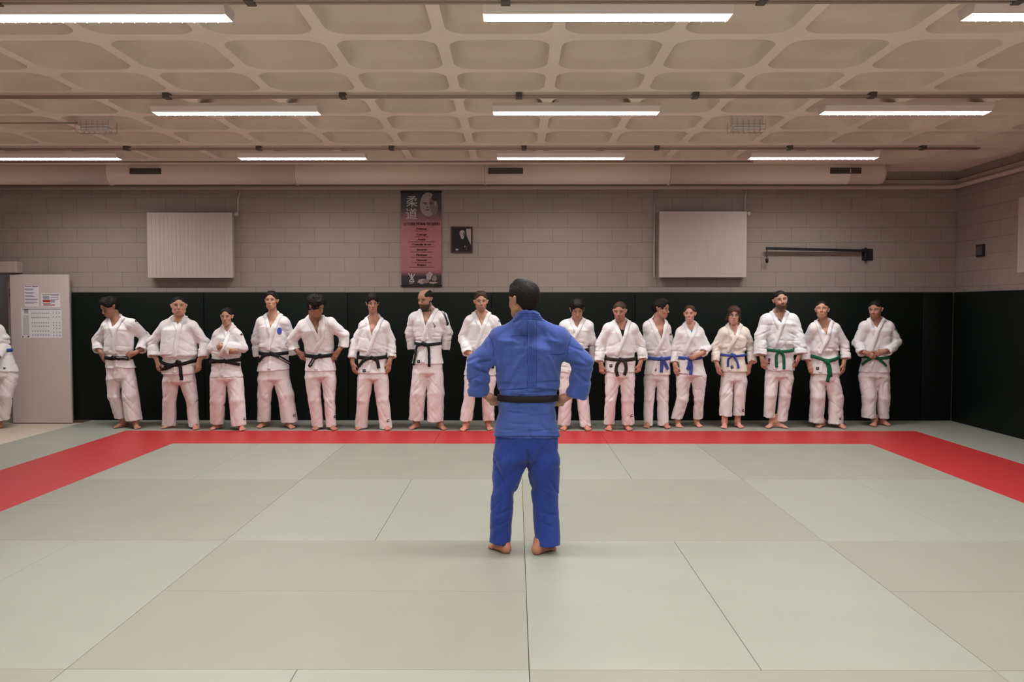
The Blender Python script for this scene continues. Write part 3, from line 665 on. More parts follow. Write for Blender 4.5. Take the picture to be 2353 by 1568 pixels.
blob('portrait_ear', fx(1001), fz(468), .018, .035, 'g1', br_, -.006); blob('portrait_brow', fx(977), fz(466.5), .032, .007, 'g3', br_, -.007, rot=-.1); blob('portrait_brow', fx(992), fz(466.5), .028, .007, 'g3', br_, -.007, rot=.1)
blob('portrait_eye', fx(977.5), fz(469.5), .018, .005, 'g3', br_, -.007); blob('portrait_eye', fx(991), fz(469.5), .016, .005, 'g3', br_, -.007)
blob('portrait_nose', fx(982.5), fz(476.5), .014, .008, 'g3', br_, -.007); blob('portrait_mouth', fx(983), fz(482.5), .030, .008, 'g3', br_, -.007); blob('portrait_hair', fx(998), fz(455), .035, .045, 'g3', br_, -.006, rot=.6, wob=.1)
# emblem and two grappling figures printed at the bottom
m = MB()
for p0, p1 in (((938, 628), (947, 645)), ((953, 630), (940, 646)), ((944, 632), (951, 648)), ((940, 647), (951, 648)), ((945, 629), (946, 640))):
    m.ribbon([(fx(p0[0]), -.004, fz(p0[1])), (fx((p0[0]+p1[0])/2)+.006, -.004, fz((p0[1]+p1[1])/2)), (fx(p1[0]), -.004, fz(p1[1]))], [(0, -1, 0)]*3, .010, .001)
m.build('emblem', MT['char'], br_); text('JUDO', 'emblem_text', fx(945), fz(652), .022, 'char', br_)
for i, (a_, b_, c_, d_, e_) in enumerate(((968, 647, .055, .030, -.4), (979, 646, .045, .035, .5), (986, 634, .045, .050, .4), (998, 640, .030, .045, -.2), (995, 650, .05, .016, .2))): blob('printed_figure', fx(a_), fz(b_), c_, d_, 'g1' if i % 2 == 0 else 'g2', br_, -.004-.0006*i, wob=.3, seed=i)

# framed picture
fy = WALL_Y-.025
a, b = wp(1036, 521, fy), wp(1086, 581, fy); r = empty('framed_picture', (a[0], fy, b[2]), 'small framed black and white portrait of a seated figure in dark robes', 'picture'); og = (a[0], fy, b[2])
W_, H_ = b[0]-a[0], a[2]-b[2]; t_ = .018
m = MB().box(0, W_, 0, .022, 0, t_, .003).box(0, W_, 0, .022, H_-t_, H_, .003).box(0, t_, 0, .022, t_, H_-t_, .003).box(W_-t_, W_, 0, .022, t_, H_-t_, .003); m.build('frame', MT['frame_wood'], r)
MB().box(t_, W_-t_, .008, .020, t_, H_-t_).build('print', MT['photo_dark'], r)
MB().add([(W_*.70, .0072, H_*.92), (W_*.92, .0072, H_*.92), (W_*.92, .0072, H_*.30), (W_*.80, .0072, H_*.50), (W_*.72, .0072, H_*.66)], [(0, 1, 2, 3, 4)]).build('pale_background', MT['photo_pale'], r)
blob('printed_head', W_*.52, H_*.74, W_*.125, H_*.13, 'photo_pale', r, .0066, seed=2, wob=.03); blob('printed_beard', W_*.53, H_*.62, W_*.075, H_*.10, 'photo_pale', r, .0060, seed=5)
blob('printed_face_shade', W_*.60, H_*.71, W_*.04, H_*.09, 'photo_mid', r, .0050, seed=6); blob('printed_hand', W_*.28, H_*.12, W_*.07, H_*.04, 'photo_pale', r, .0066, seed=7, wob=.1); blob('printed_hand', W_*.64, H_*.24, W_*.025, H_*.03, 'photo_pale', r, .0066, seed=8); blob('printed_sleeve', W_*.72, H_*.18, W_*.02, H_*.10, 'photo_mid', r, .0066, seed=9, rot=-.2)
# ---------------------------------------------------------------- people
def rotz(a): c, s = math.cos(a), math.sin(a); return np.array(((c,-s,0),(s,c,0),(0,0,1)))
def rotx(a): c, s = math.cos(a), math.sin(a); return np.array(((1,0,0),(0,c,-s),(0,s,c)))
def roty(a): c, s = math.cos(a), math.sin(a); return np.array(((c,0,s),(0,1,0),(-s,0,c)))
def nrm(v): v = np.array(v, float); return v/(np.linalg.norm(v)+1e-9)

NECK = [1.]
def head_solid(S, X, lat, s, nk, w=1., female=False, jaw=1.):
    """head and neck; X maps head space (x side, y forward, z up) to the world"""
    r = lambda *a: tuple(q*s for q in a)
    def e(a, b, ra, rb=None, k=.012, sub=False):
        pr = Cap(X(a), X(b), ra if not np.isscalar(ra) else ra*s, rb if rb is None or not np.isscalar(rb) else rb*s, lat=lat)
        (S.sub if sub else S.add)(pr, k*s)
    # cranium: lobes along the front-back axis
    e((0,-.032,.036), (0,.022,.036), r(.075*w,.080), r(.073*w,.076), k=.02)
    e((0,.028,.010), (0,.038,-.062), r(.067*w,.052), r(.052*w*jaw,.042), k=.03)
    e((0,.058,-.094), (0,.062,-.094), r(.020*jaw,.015), k=.035)
    for sx in (-1, 1):
        e((sx*.046*w*jaw,.006,-.056), (sx*.022*jaw,.050,-.090), .013, .012, k=.045)
        e((sx*.036*w,.062,-.026), (sx*.034*w,.066,-.032), .020, k=.025)
        e((sx*.040*w,.076,.020), (sx*.012,.084,.018), .009, .010, k=.014)
    for sx in (-1, 1): e((sx*.031,.100,.000), (sx*.029,.100,.000), .0150, k=.012, sub=True)
    for sx in (-1, 1): e((sx*.031,.074,.0005), (sx*.031,.0745,.0005), .0125, k=.004)
    e((0,.088,.010), (0,.109,-.032), .0065, .0105, k=.012)
    for sx in (-1, 1): e((sx*.012,.097,-.036), (sx*.010,.098,-.036), .0075, k=.006)
    e((-.019,.086,-.061), (.019,.086,-.061), .0055, k=.008); e((-.015,.087,-.0715), (.015,.087,-.0715), .0062, k=.006)
    e((0,.074,-.064), (0,.074,-.064), .018, k=.03)
    for sx in (-1, 1):
        e((sx*.073*w,-.004,-.022), (sx*.082*w,-.014,.016), .007, .0115, k=.008)
        e((sx*.088*w,.002,-.002), (sx*.086*w,-.002,.004), .0065, k=.004, sub=True)
    nr = (.044 if female else .051)*s*NECK[0]
    S.cap(X((0,-.030,-.045)), nk, nr, nr*1.16, k=.018)

def paint_head(V, Xi, base, o):
    """skin, lips, brows, lashes, stubble or beard as vertex colours, with shade painted into eye sockets, mouth gap and nostrils"""
    L = Xi(V); x, y, z = np.abs(L[:, 0]), L[:, 1], L[:, 2]
    col = np.tile(np.array(base, float), (len(V), 1))
    near = (np.abs(L) < .14).all(1)
    def mix(mask, c):
        m = (mask*near)[:, None]; col[:] = col*(1-m) + np.array(c)*m
    sm = lambda v, a, b: np.clip((v-a)/(b-a), 0, 1)**2*(3-2*np.clip((v-a)/(b-a), 0, 1))
    front = sm(y, .045, .06)
    hc = np.array(o.get('hairc', (.012, .009, .007)))
    red = np.array(base)*np.array((1.05, .72, .70))
    mix(.28*front*np.exp(-((x-.040)/.016)**2-((z+.030)/.018)**2), red)
    mix(.25*front*np.exp(-(x/.014)**2-((z+.034)/.012)**2), red)
    if o.get('beard'):
        b = o['beard']; full = b > .8
        m = sm(-z, .040 if full else .048, .060)*sm(y, -.005, .02)
        m = np.maximum(m, sm(-z, .005, .02)*sm(y, -.02, 0)*sm(.035-y, 0, .02)*sm(x, .045, .055))
        m = np.maximum(m, front*np.exp(-((z+.050)/.006)**4)*sm(.028-x, 0, .006))
        m *= sm(z, -.125, -.112) if not full else 1
        mix(b*m, hc*1.3+np.array(base)*.08)
    lip = front*np.exp(-((z+.066)/.0085)**4)*sm(.024-x, 0, .006)
    mix(.6*lip, np.array(base)*np.array((.85, .42, .40)))
    if o.get('smile'): mix(front*np.exp(-((z+.066)/.003)**4)*sm(.019-x, 0, .004), (.75, .72, .68))
    else: mix(.8*front*np.exp(-((z+.0665)/.0016)**2)*sm(.022-x, 0, .005), np.array(base)*.18)  # dark gap between the lips, shade put into the colour
    ex = np.abs(x-.031)
    mix(.42*front*np.exp(-(ex/.019)**4-((z-.001)/.011)**4), np.array(base)*.42)  # shade of the eye sockets put into the skin colour
    if not o.get('closed'):
        mix(front*np.exp(-(ex/.0125)**4-((z)/.0050)**4), (.42, .38, .35))
        mix(front*np.exp(-(ex/.0052)**4-((z)/.0055)**4), (.02, .013, .010))
    mix(.95*front*np.exp(-(ex/.015)**4-((z-.0062)/.0026)**2), (.018, .012, .010))
    mix(.5*front*np.exp(-(ex/.013)**4-((z+.0065)/.002)**2), np.array(base)*.3)
    bz = .0215 + .12*(x-.03)*(x < .03) - .22*np.maximum(x-.04, 0)
    mix(.9*o.get('brow', 1.)*front*np.exp(-((x-.032)/.0205)**6-((z-bz)/.0042)**2), hc*1.2+np.array(base)*.03)
    mix(.6*front*np.exp(-((x-.008)/.005)**2-((z+.043)/.004)**2), np.array(base)*.2)  # nostrils darkened: shade put into the colour
    return col

def hair_solid(X, lat, s, style, seed, w=1.):
    S = Shape(); r = lambda *a: tuple(q*s for q in a)
    t = dict(buzz=.004, short=.007, brush=.010, messy=.020, bald=.004, tied=.007, bob=.016, bowl=.014)[style]
    def e(a, b, ra, rb=None, k=.02, sub=False):
        pr = Cap(X(a), X(b), ra if not np.isscalar(ra) else ra*s, rb if rb is None or not np.isscalar(rb) else rb*s, lat=lat)
        (S.sub if sub else S.add)(pr, k*s)
    e((0,-.032,.036), (0,.022,.038), r(.075*w+t,.080+t), r(.072*w+t*.8,.076+t))
    e((0,-.055,.0), (0,-.055,-.042), r(.058*w+t*.6,.040+t), r(.047+t*.5,.032+t*.6), k=.03)
    if style in ('short', 'brush', 'messy', 'bowl'):
        e((-.028,.064,.086), (.028,.064,.086), .014+t*.5, k=.03)
        e((-.03,.02,.108+t*.6), (.03,.02,.108+t*.6), .014+t*.4, k=.04)
    if style == 'messy':
        rr = random.Random(seed)
        for i in range(15):
            a = rr.uniform(0, 2*PI); q = rr.uniform(.3, 1)
            c = (math.cos(a)*.068*q, -.01+math.sin(a)*.075*q, .125-.055*q*q)
            d = (c[0]*1.25+rr.uniform(-.012, .012), c[1]*1.2+rr.uniform(-.012, .012), c[2]+rr.uniform(-.004, .02))
            e(c, d, .018, .007, k=.012)
    if style == 'bob':
        for sx in (-1, 1):
            e((sx*.066,-.01,.03), (sx*.080,-.012,-.062), r(.020,.036), r(.016,.030), k=.02)
            e((sx*.082,-.012,-.060), (sx*.100,-.004,-.052), .013, .007, k=.012)
        e((0,-.075,.0), (0,-.082,-.070), r(.065,.026), r(.060,.020), k=.02)
        e((-.050,.058,.072), (.052,.050,.066), .020, k=.03)
    if style == 'tied':
        e((0,-.100,.045), (.0,-.125,.038), .028, .022, k=.012)
        e((.0,-.128,.036), (.008,-.120,-.05), .020, .010, k=.012)
    # the face stays free of hair; so do the ears and the neck below the nape line
    fz = dict(buzz=.066, short=.070, brush=.072, messy=.064, bald=.2, tied=.078, bob=.060, bowl=.058)[style]
    fw = .060 if style != 'bob' else .056
    e((0,.120,-.03), (0,.120,fz-.045), r(fw*w,.075), r(fw*w-.010,.072), k=.010, sub=True)
    for sx in (-1, 1):
        if style != 'bob': e((sx*.090,.010,-.030), (sx*.092,.004,.000), .028, .022, k=.008, sub=True)
        e((sx*.078,.093,-.03), (sx*.070,.093,.030), .034, .024, k=.010, sub=True)
    if style == 'bald': e((0,.075,.130), (0,-.030,.150), r(.062,.075), r(.050,.060), k=.008, sub=True)
    p0 = X((0,-.06,-.075)); nn = X((0,.15,-1.)) - X((0,0,0)); nn = nn/np.linalg.norm(nn)
    if style != 'bob':
        p1 = X((0,.02,-.030)); p2 = X((0,-.085,-.082)); fwd = nrm(p1-p2); nl = nrm(np.cross(fwd, np.array(lat))); up = nrm(X((0,0,1))-X((0,0,0)))
        if nl@up > 0: nl = -nl
        pl = (np.array(p2, F32), np.array(nl, F32))
        S.post.append(lambda P, d: np.maximum(d, (P-pl[0])@pl[1]))
    amp = dict(buzz=.0006, short=.0014, brush=.003, messy=.005, bald=.001, tied=.001, bob=.004, bowl=.002)[style]*s
    S.disp = lambda P: -(ridge(P*F32(70) + seed)-.6)*F32(amp*1.6) ; S.dmax = amp*2
    return S

def hand_solid(S, W, D, N, Tm, curl=.5, s=1., k=.012, spread=.12):
    """palm, four unequal fingers with knuckle bends, thumb leaving the side of the palm. D to the fingertips, N out of the palm, Tm to the thumb side"""
    D = nrm(D); T = np.array(Tm, float); T = nrm(T - D*(T@D)); N = np.array(N, float); N = N - D*(N@D) - T*(N@T)
    N2 = nrm(np.cross(D, T)); N = N2 if N2@N >= 0 else -N2
    lat = tuple(T); P = lambda d, t, n=0.: W + (D*d + T*t + N*n)*s
    S.cap(P(-.03, 0), P(.015, 0), (.027*s, .021*s), (.028*s, .019*s), k=.02, lat=lat)
    S.cap(P(.015, 0), P(.078, .0), (.029*s, .016*s), (.038*s, .013*s), k=.02, lat=lat, rw=.012*s)
    for i, (t, L, r) in enumerate(((.028, .074, .0088), (.0095, .082, .0090), (-.0095, .076, .0086), (-.027, .060, .0076))):
        p = P(.082 - (.006 if i in (0, 3) else 0), t); a = 0.; sp = (1.5-i)*spread*.5*max(0, 1-curl*.7)
        for j, (fr, bend) in enumerate(((.46, .55), (.30, 1.), (.24, .8))):
            a += curl*bend*(1 + .12*i)
            dr = nrm(D*math.cos(a) + N*math.sin(a) + T*sp*math.cos(a)); q = p + dr*L*fr*s
            S.cap(p, q, r*s*(1-.07*j), r*s*(.93-.07*j), k=.0045); p = q
    th = P(.020, .022, .004); q = th + nrm(D*.75 + T*.62 + N*.25)*.045*s; S.cap(th, q, .014*s, .0115*s, k=.012)
    a = .35+curl*.5; q2 = q + nrm(D*math.cos(a*.6) + N*math.sin(a)*.8 - T*.1*curl + T*.25*(1-curl))*.034*s; S.cap(q, q2, .0108*s, .0095*s, k=.004)
    q3 = q2 + nrm(D*.8 + N*(.35+.5*curl) - T*.25)*.024*s; S.cap(q2, q3, .0095*s, .0075*s, k=.004)

def foot_solid(S, A, toe, s=1., inner=1, gz=0.):
    """bare foot on the ground from the ankle A to the toe point"""
    F = np.array((toe[0]-A[0], toe[1]-A[1], 0.)); F = nrm(F); R = np.array((-F[1], F[0], 0.))*inner   # R = towards the big toe
    g = lambda f, r, z: np.array((A[0], A[1], gz)) + F*f*s + R*r*s + np.array((0, 0, z*s))
    S.cap(A + np.array((0, 0, .10)), (A[0], A[1], gz+.085*s), .040*s, .035*s, k=.02)
    S.cap(g(-.045, 0, .032), g(-.035, 0, .045), .031*s, .028*s, k=.025)
    S.cap((A[0], A[1], gz+.080*s), g(-.03, 0, .05), .033*s, .028*s, k=.02)
    S.cap((A[0], A[1], gz+.070*s), g(.07, .006, .036), .036*s, .024*s, k=.03)
    S.cap(g(-.03, 0, .022), g(.10, .0, .022), (.026*s, .022*s), (.044*s, .017*s), k=.025, lat=tuple(R))
    for i, (t, L, r) in enumerate(((.030, .056, .0135), (.010, .054, .0098), (-.006, .047, .0092), (-.021, .039, .0088), (-.034, .030, .0082))):
        a = g(.112 - .010*i*(i > 0), t, .0135); b = a + (F*L*.62 + R*(.01 - .006*i)*0.6)*s + np.array((0, 0, .002)); b2 = b + F*L*.30*s - np.array((0, 0, .004*s))
        S.cap(a, b, r*s*1.0, r*s*.95, k=.005); S.cap(b, b2, r*s*.95, r*s*.9, k=.003)
    S.post.append(lambda P, d: np.maximum(d, F32(gz+.0005) - P[:, 2]))

CLOTH = {}
JOBS = []
def person(px):
    """px: joints read off the photograph (image-left first). Builds every solid of one person; meshes are made later"""
    o = dict(px); rnd = random.Random(o['seed']); gz = o.get('gz', 0.)
    toes = [gp(*t, gz) for t in o['toe']]; ym_ = np.mean([t[1] for t in toes])
    for t in toes: t[1] = np.clip(t[1], ym_-.05, ym_+.05)
    Yb = o.get('Y', float(np.mean([t[1] for t in toes])) + .15) + o.get('dY', 0)
    fs = -1. if o.get('away') else 1.            # fs = 1 faces the camera
    J = lambda p, dy=0.: wp(p[0], p[1], Yb + dy)
    m = Yb/FPX                                    # metres per pixel there
    org = (float(J(o['belt'])[0]), Yb, gz)
    sh = [J(p, o.get('shd', (0, 0))[i]) for i, p in enumerate(o['sh'])]
    nk = J(o['nk'], .02*fs); hd0 = J((o['hd'][0], o['hd'][1] + (0 if o.get('away') else 3)), o.get('hdy', -.02)*1.)
    hs = o.get('hs', 1.)
    turn = -math.atan2(hd0[0], hd0[1]) if fs > 0 else 0.     # turned towards the figure in front of the line
    yaw, pit, rol = [math.radians(a) for a in o.get('look', (0, 0, 0))]; yaw += turn
    Rm = rotz((PI if fs > 0 else 0) + yaw) @ roty(rol) @ rotx(pit)
    X = lambda p: hd0 + Rm @ (np.array(p, float)*hs)
    Xi = lambda V: (V.astype(float) - hd0) @ Rm / hs
    lat = tuple(Rm @ np.array((1., 0, 0)))
    skin = o.get('skin', (.50, .27, .19))
    dep = o.get('dep', .68); fem = o.get('female', False)
    ty = math.radians(o.get('ty', 0)) + turn*.6; tl = rotz(ty) @ np.array((1., 0, 0)); tlat = tuple(tl)
    bc = J(o['belt'][:2]); wb = o['belt'][2]*m; hc = J(o['hem'][:2]); wh = o['hem'][2]*m
    bl = o.get('bulge', 1.10)
    shm = (sh[0]+sh[1])/2; shw = np.linalg.norm((sh[1]-sh[0])[:2])/2
    # ------- body
    B = Shape()
    NECK[0] = .86 if o.get('away') else 1.
    head_solid(B, X, lat, hs, nk - np.array((0, 0, .03)), o.get('hw', 1.), fem, o.get('jaw', 1.))
    th = o['thick'] if 'thick' in o else 1.
    for i in (0, 1):
        sd = -1 if i == 0 else 1
        s_in = sh[i] - tl*sd*.03*1
        B.cap(nk - np.array((0, 0, .02)), s_in - np.array((0, 0, .04)), .048, .034, k=.04)
        el, wr = J(o['el'][i], o['eld'][i]), J(o['wr'][i], o['wrd'][i])
        B.cap(s_in - np.array((0, 0, .04)), el, .038*th, .036, k=.03); cfp = J(o['slv'][i][:2], o['slv'][i][2]); cfp = cfp - nrm(cfp-el)*.03; B.cap(el, cfp, .036, .029, k=.02); B.cap(cfp, wr, .029, .0245, k=.02)
        hnd = o['hand'][i]
        D = J(hnd[0], hnd[1]) - wr; N, T, curl = hnd[2], hnd[3], hnd[4]
        hand_solid(B, wr + nrm(D)*.012, D, N, T, curl, o.get('hds', .98))
    chz = .10
    B.cap(shm - np.array((0, 0, .09)), bc + np.array((0, 0, .10)), (shw*.80, .088*th), (wb*.86, wb*dep*.84), k=.06, lat=tlat, rw=.06)
    B.cap(bc + np.array((0, 0, .08)), (bc+hc)/2, (wb*.86, wb*dep*.84), (wb*.9, wb*dep*.85), k=.05, lat=tlat, rw=.05)
    kn = [J(o['kn'][i], -.02*fs) for i in (0, 1)]; hm = [J(o['cuff'][i][:2], .0) for i in (0, 1)]
    hip = [hc + tl*(-1 if i == 0 else 1)*wh*.48 + np.array((0, 0, o.get('hipup', .06))) for i in (0, 1)]
    for i in (0, 1):
        an = np.array((J(o['an'][i])[0] if 'an' in o else hm[i][0], Yb, gz+.09)) if not o.get('anY') else np.array((J(o['an'][i], o['anY'][i])[0], Yb+o['anY'][i], gz+.09))
        toe = toes[i].copy(); d = toe-an; d[2] = 0; L = np.linalg.norm(d); an[:2] = toe[:2] - d[:2]/L*.185*o.get('fts', 1.)
        hm[i] = np.array((hm[i][0], .25*hm[i][1]+.75*an[1], hm[i][2]))
        B.cap(hip[i], kn[i], .075, .050, k=.04); B.cap(kn[i], an, .050, .036, k=.03)
        foot_solid(B, an, toe, .98*o.get('fts', 1.), (1 if i == 0 else -1)*(1 if fs > 0 else -1)*-1*-1, gz)
    # ------- trousers
    Tr = Shape(); crz = J((o['belt'][0], o['cr']))[2] if 'cr' in o else hc[2]-.12
    pw = wh*o.get('pel', .93)
    Tr.cap(bc + np.array((0, 0, .03)), np.array((hc[0], hc[1], crz+.09)), (pw*.92, pw*dep*.9), (pw*.97, pw*dep*.98), k=.03, lat=tlat, rw=.05)
    lw = o.get('lw', 1.)
    for i in (0, 1):
        sd = -1 if i == 0 else 1
        hz = hm[i][2]; cw = o['cuff'][i][2]*m
        top = np.array((hc[0], hc[1], crz+.06)) + tl*sd*pw*.50
        kw = (cw*.97 + .006)*lw; tw = max(pw*.52, .085)
        bot = hm[i] + nrm(hm[i]-kn[i])*.05
        cut = [((hm[i][0], hm[i][1], hz), (sd*.04, .05*fs, -1.))]
        Tr.cap(top, kn[i], (tw, tw*1.05), (kw, kw*1.02), k=.03 if i == 0 else .012, lat=tlat)
        Tr.add(Cap(kn[i], bot, (kw, kw*1.02), (cw, cw*1.05), lat=tlat, cut=cut, cav=Cap(hm[i]+np.array((0, 0, .03)), bot-np.array((0, 0, .05)), cw*.62, cw-.008)), .012)
    sd_ = o['seed']*1.7; fold = o.get('fold', 1.)
    hzz = [float(h[2]) for h in hm]; kz = float(kn[0][2])
    cre = []
    for x0, y0, x1, y1, am, wd in o.get('creases', ()):
        p, q = J((x0, y0)), J((x1, y1)); cre.append((p[[0, 2]].astype(F32), (q-p)[[0, 2]].astype(F32), F32(am*o.get('crk', 1.)), F32(wd)))
    def creases(P):
        d = F32(0); Q = P[:, [0, 2]]
        for p, e, am, wd in cre:
            t = np.clip(((Q-p)@e)/(e@e), 0, 1); r2 = ((Q-p-t[:, None]*e)**2).sum(1); d = d + am*np.exp(-r2/(wd*wd))*(.35+.65*np.sin(np.clip(t, .02, .98)*F32(PI)))
        return d
    def sharp(q, w=.20): return np.exp(-((2*vnoise(q)-1)/F32(w))**2)
    def tdisp(P, A=F32(fold)):
        q = P*np.array((6.5, 6.5, 2.6), F32) + F32(sd_); q[:, 0] += P[:, 2]*F32(2.2)
        d = (sharp(q, .17)-.2)*F32(.0055)
        q = P*np.array((5.5, 5.5, 11), F32) + F32(sd_+5); q[:, 2] += np.abs(P[:, 0]-F32(hc[0]))*F32(13)
        w1 = np.exp(-((P[:, 2]-F32(kz))/F32(.13))**2) + 1.1*np.exp(-((P[:, 2]-F32(min(hzz)+.06))/F32(.08))**2) + .8*np.exp(-((P[:, 2]-F32(crz))/F32(.13))**2)
        d += (sharp(q)-.3)*(.3+w1)*F32(.0042)
        q = P*np.array((13, 13, 9), F32) + F32(sd_+2); q[:, 2] -= P[:, 0]*F32(8)
        d += (sharp(q, .25)-.3)*F32(.004)
        return d*A + creases(P)
    Tr.disp = tdisp; Tr.dmax = .02
    # ------- jacket
    Jk = Shape(); z = np.array((0, 0, 1.))
    srx = o.get('shr', .062)
    cr_ = shw*o.get('chest', .93)
    Jk.cap(shm - z*.10, bc + z*o.get('bup', .085), (cr_, .118*th), (wb*bl, wb*dep*bl), k=.04, lat=tlat, rw=.055)
    Jk.cap(sh[0] + tl*.055 - z*.045, sh[1] - tl*.055 - z*.045, srx*.9, k=.07)
    for i in (0, 1):
        sd = -1 if i == 0 else 1
        Jk.cap(nk + tl*sd*.045 + z*(.022 if not o.get('away') else -.01), sh[i] - tl*sd*.05 - z*.040, .042, srx*.85, k=.06)
    Jk.cap(bc + z*.05, bc - z*.04, (wb, wb*dep), k=.035, lat=tlat, rw=.04)
    hzt = hc[2]; tilt = o.get('tilt', 0.)
    Jk.add(Cap(bc - z*.03, hc - z*.06, (wb*.99, wb*dep), (wh, wh*dep*1.03), lat=tlat, rw=.05, cut=[((hc[0], hc[1], hzt), (tilt, 0, -1.))]), .03)
    swd = o.get('sleeve', .068)
    for i in (0, 1):
        el, wr = J(o['el'][i], o['eld'][i]), J(o['wr'][i], o['wrd'][i])
        cf = J(o['slv'][i][:2], o['slv'][i][2]); sd = -1 if i == 0 else 1
        ax = nrm(cf-el); cfr = o.get('cfr', (.066, .066))[i]
        st = sh[i] - tl*sd*.045 - z*.045
        Jk.cap(st, el, swd*1.08, swd, k=.035)
        Jk.add(Cap(el, cf+ax*.06, swd*.98, cfr, cut=[(cf, ax)], cav=Cap(cf-ax*.025, cf+ax*.12, cfr*.55, cfr*.98+.01)), .016)
    if o.get('away'):
        ax = nrm((0, .35, 1.)); Jk.add(Cap(nk + np.array((0, -.005, -.03)), nk + np.array((0, .006, .12)), (.098, .082), (.058, .064), lat=tlat, cut=[(nk + np.array((0, -.05, .060)), (0, .30, 1.))], cav=Cap(nk + np.array((0, .012, .035)), nk + np.array((0, .022, .14)), .050, .055)), .022)
    elz = [J(o['el'][i], o['eld'][i]) for i in (0, 1)]
    def jdisp(P, A=F32(fold)):
        sg = np.sign(P[:, 0]-F32(bc[0]))
        q = P*np.array((5.5, 5.5, 6.5), F32) + F32(sd_+9); q[:, 0] += P[:, 2]*F32(3.5)*sg
        d = (sharp(q, .17)-.2)*F32(.0048)
        w = np.exp(-((P[:, 2]-F32(bc[2]+.07))/F32(.07))**2)
        q = P*np.array((6, 6, 19), F32) + F32(sd_+3)
        d += (sharp(q, .25)-.3)*w*F32(.011)
        w = np.exp(-((P[:, 2]-F32(bc[2]-.07))/F32(.06))**2)
        q = P*np.array((13, 13, 3), F32) + F32(sd_+6)
        d += (sharp(q, .25)-.3)*w*F32(.006)
        for e in elz:
            r = np.sqrt(((P-e.astype(F32))**2).sum(1)); w = np.exp(-(r/F32(.13))**2)
            q = P*np.array((6, 6, 17), F32) + F32(sd_+1); q[:, 2] += P[:, 0]*sg*F32(7)
            d += (sharp(q, .25)-.3)*w*F32(.012)
        q = P*np.array((12, 12, 11), F32) + F32(sd_+4); q[:, 2] += P[:, 0]*F32(6)*sg
        d += (sharp(q, .25)-.3)*F32(.004)
        return d*A + creases(P)
    Jk.disp = jdisp; Jk.dmax = .02
    extra = []
    full = Shape(); full.ops = list(Jk.ops); full.disp = Jk.disp
    both = Shape(); both.ops = Jk.ops + [(0, p, .01) for _, p, _ in Tr.ops]
    allc = Shape(); allc.ops = list(Jk.ops) + [q for q in Tr.ops]; allc.disp = Jk.disp
    def on(sol, pts, off=.0, n=24):
        """points seen at photo pixels, laid on the cloth"""
        pp = smooth_path([(a, b, 0) for a, b in pts], n); d = np.array([tuple(ray(a, b)) for a, b, _ in pp])
        o_ = np.tile(np.array(((0, 0, CAMH),), float), (len(d), 1)); P, N = sol.trace(o_, d, t0=Yb-.8)
        ok = np.abs(sol(P.astype(F32))) < .012
        if ok.sum() >= 2: P, N = P[ok], N[ok]
        else: P, N = np.tile(np.array(((0, Yb, CAMH+50),), float), (2, 1)), N[:2]
        return P + N*off, N
    wed = None
    if not o.get('away'):
        o['v'] = (o['v'][0], o['v'][1]+7); c = J(o['v']); cy = np.array(c); npx = [J((o['nk'][0]+sx*(o.get('nw', 13)+2.5), o['nk'][1]-o.get('nup', 11))) for sx in (-1, 1)]
        pl = []
        for i, sx in ((0, -1), (1, 1)):
            e = npx[i]-cy; nn = np.array((sx*e[2], 0, -sx*e[0])); nn = nn*np.sign(nn[0]*sx)
            pl.append((cy, nn))
        wed = Wedge(pl + [((0, Yb+.015, 0), (0, 1, 0)), ((0, 0, cy[2]-.05), (0, 0, -1))], (cy+nk)/2, .30); Jk.sub(wed, .006)
        # lapels
        for i, sx in ((0, -1), (1, 1)):
            e = npx[i]-cy; perp = nrm((sx*abs(e[2]), 0, -e[0]*sx*np.sign(e[2]))); pxo = 3.2
            vx, vy = o['v']; nx, ny = o['nk'][0]+sx*(o.get('nw', 13)+2.5), o['nk'][1]-o.get('nup', 11)
            bx, by = (o['belt'][0]-11*sx*0 - sx*o.get('lapx', 12), o['belt'][1]-4)
            st = [(nx+sx*3.2, ny+7), (vx+(nx-vx)*.6+sx*4.6, vy+(ny-vy)*.6), (vx+(nx-vx)*.25+sx*4.7, vy+(ny-vy)*.25), (vx+sx*4.4, vy)]
            if sx == 1: st += [((vx+bx)/2+1, (vy+by)/2+1), (bx, by)]
            else: st += [(vx+1, vy+12)]
            P, N = on(full, st, .001 if sx < 0 else .007, 30)
            zn = nk[2]; cw_ = .88 if fem else 1.
            A0 = [(nk[0], nk[1]+.068, zn+.060), (nk[0]+sx*.042*cw_, nk[1]+.054, zn+.050), (nk[0]+sx*.068*cw_, nk[1]+.010, zn+.030)]
            N0 = [(0, 1, .1), (sx*.7, .7, .15), (sx, 0, .2)]
            PP = smooth_path(A0 + [tuple(p) for p in P[1::3]], 56); NN = smooth_path(N0 + [tuple(q) for q in N[1::3]], 56)
            mb = MB().ribbon(PP, NN, .046, .011); extra.append(('lapel', mb, 'jac', {}))
        bx, by = o['belt'][0], o['belt'][1]; hx, hy = o['hem'][0], o['hem'][1]
        P, N = on(full, [(bx-5, by+5), (bx-8, (by+hy)/2), (hx-11, hy-2)], .002, 16); extra.append(('lapel', MB().ribbon(P, N, .044, .007), 'jac', {}))
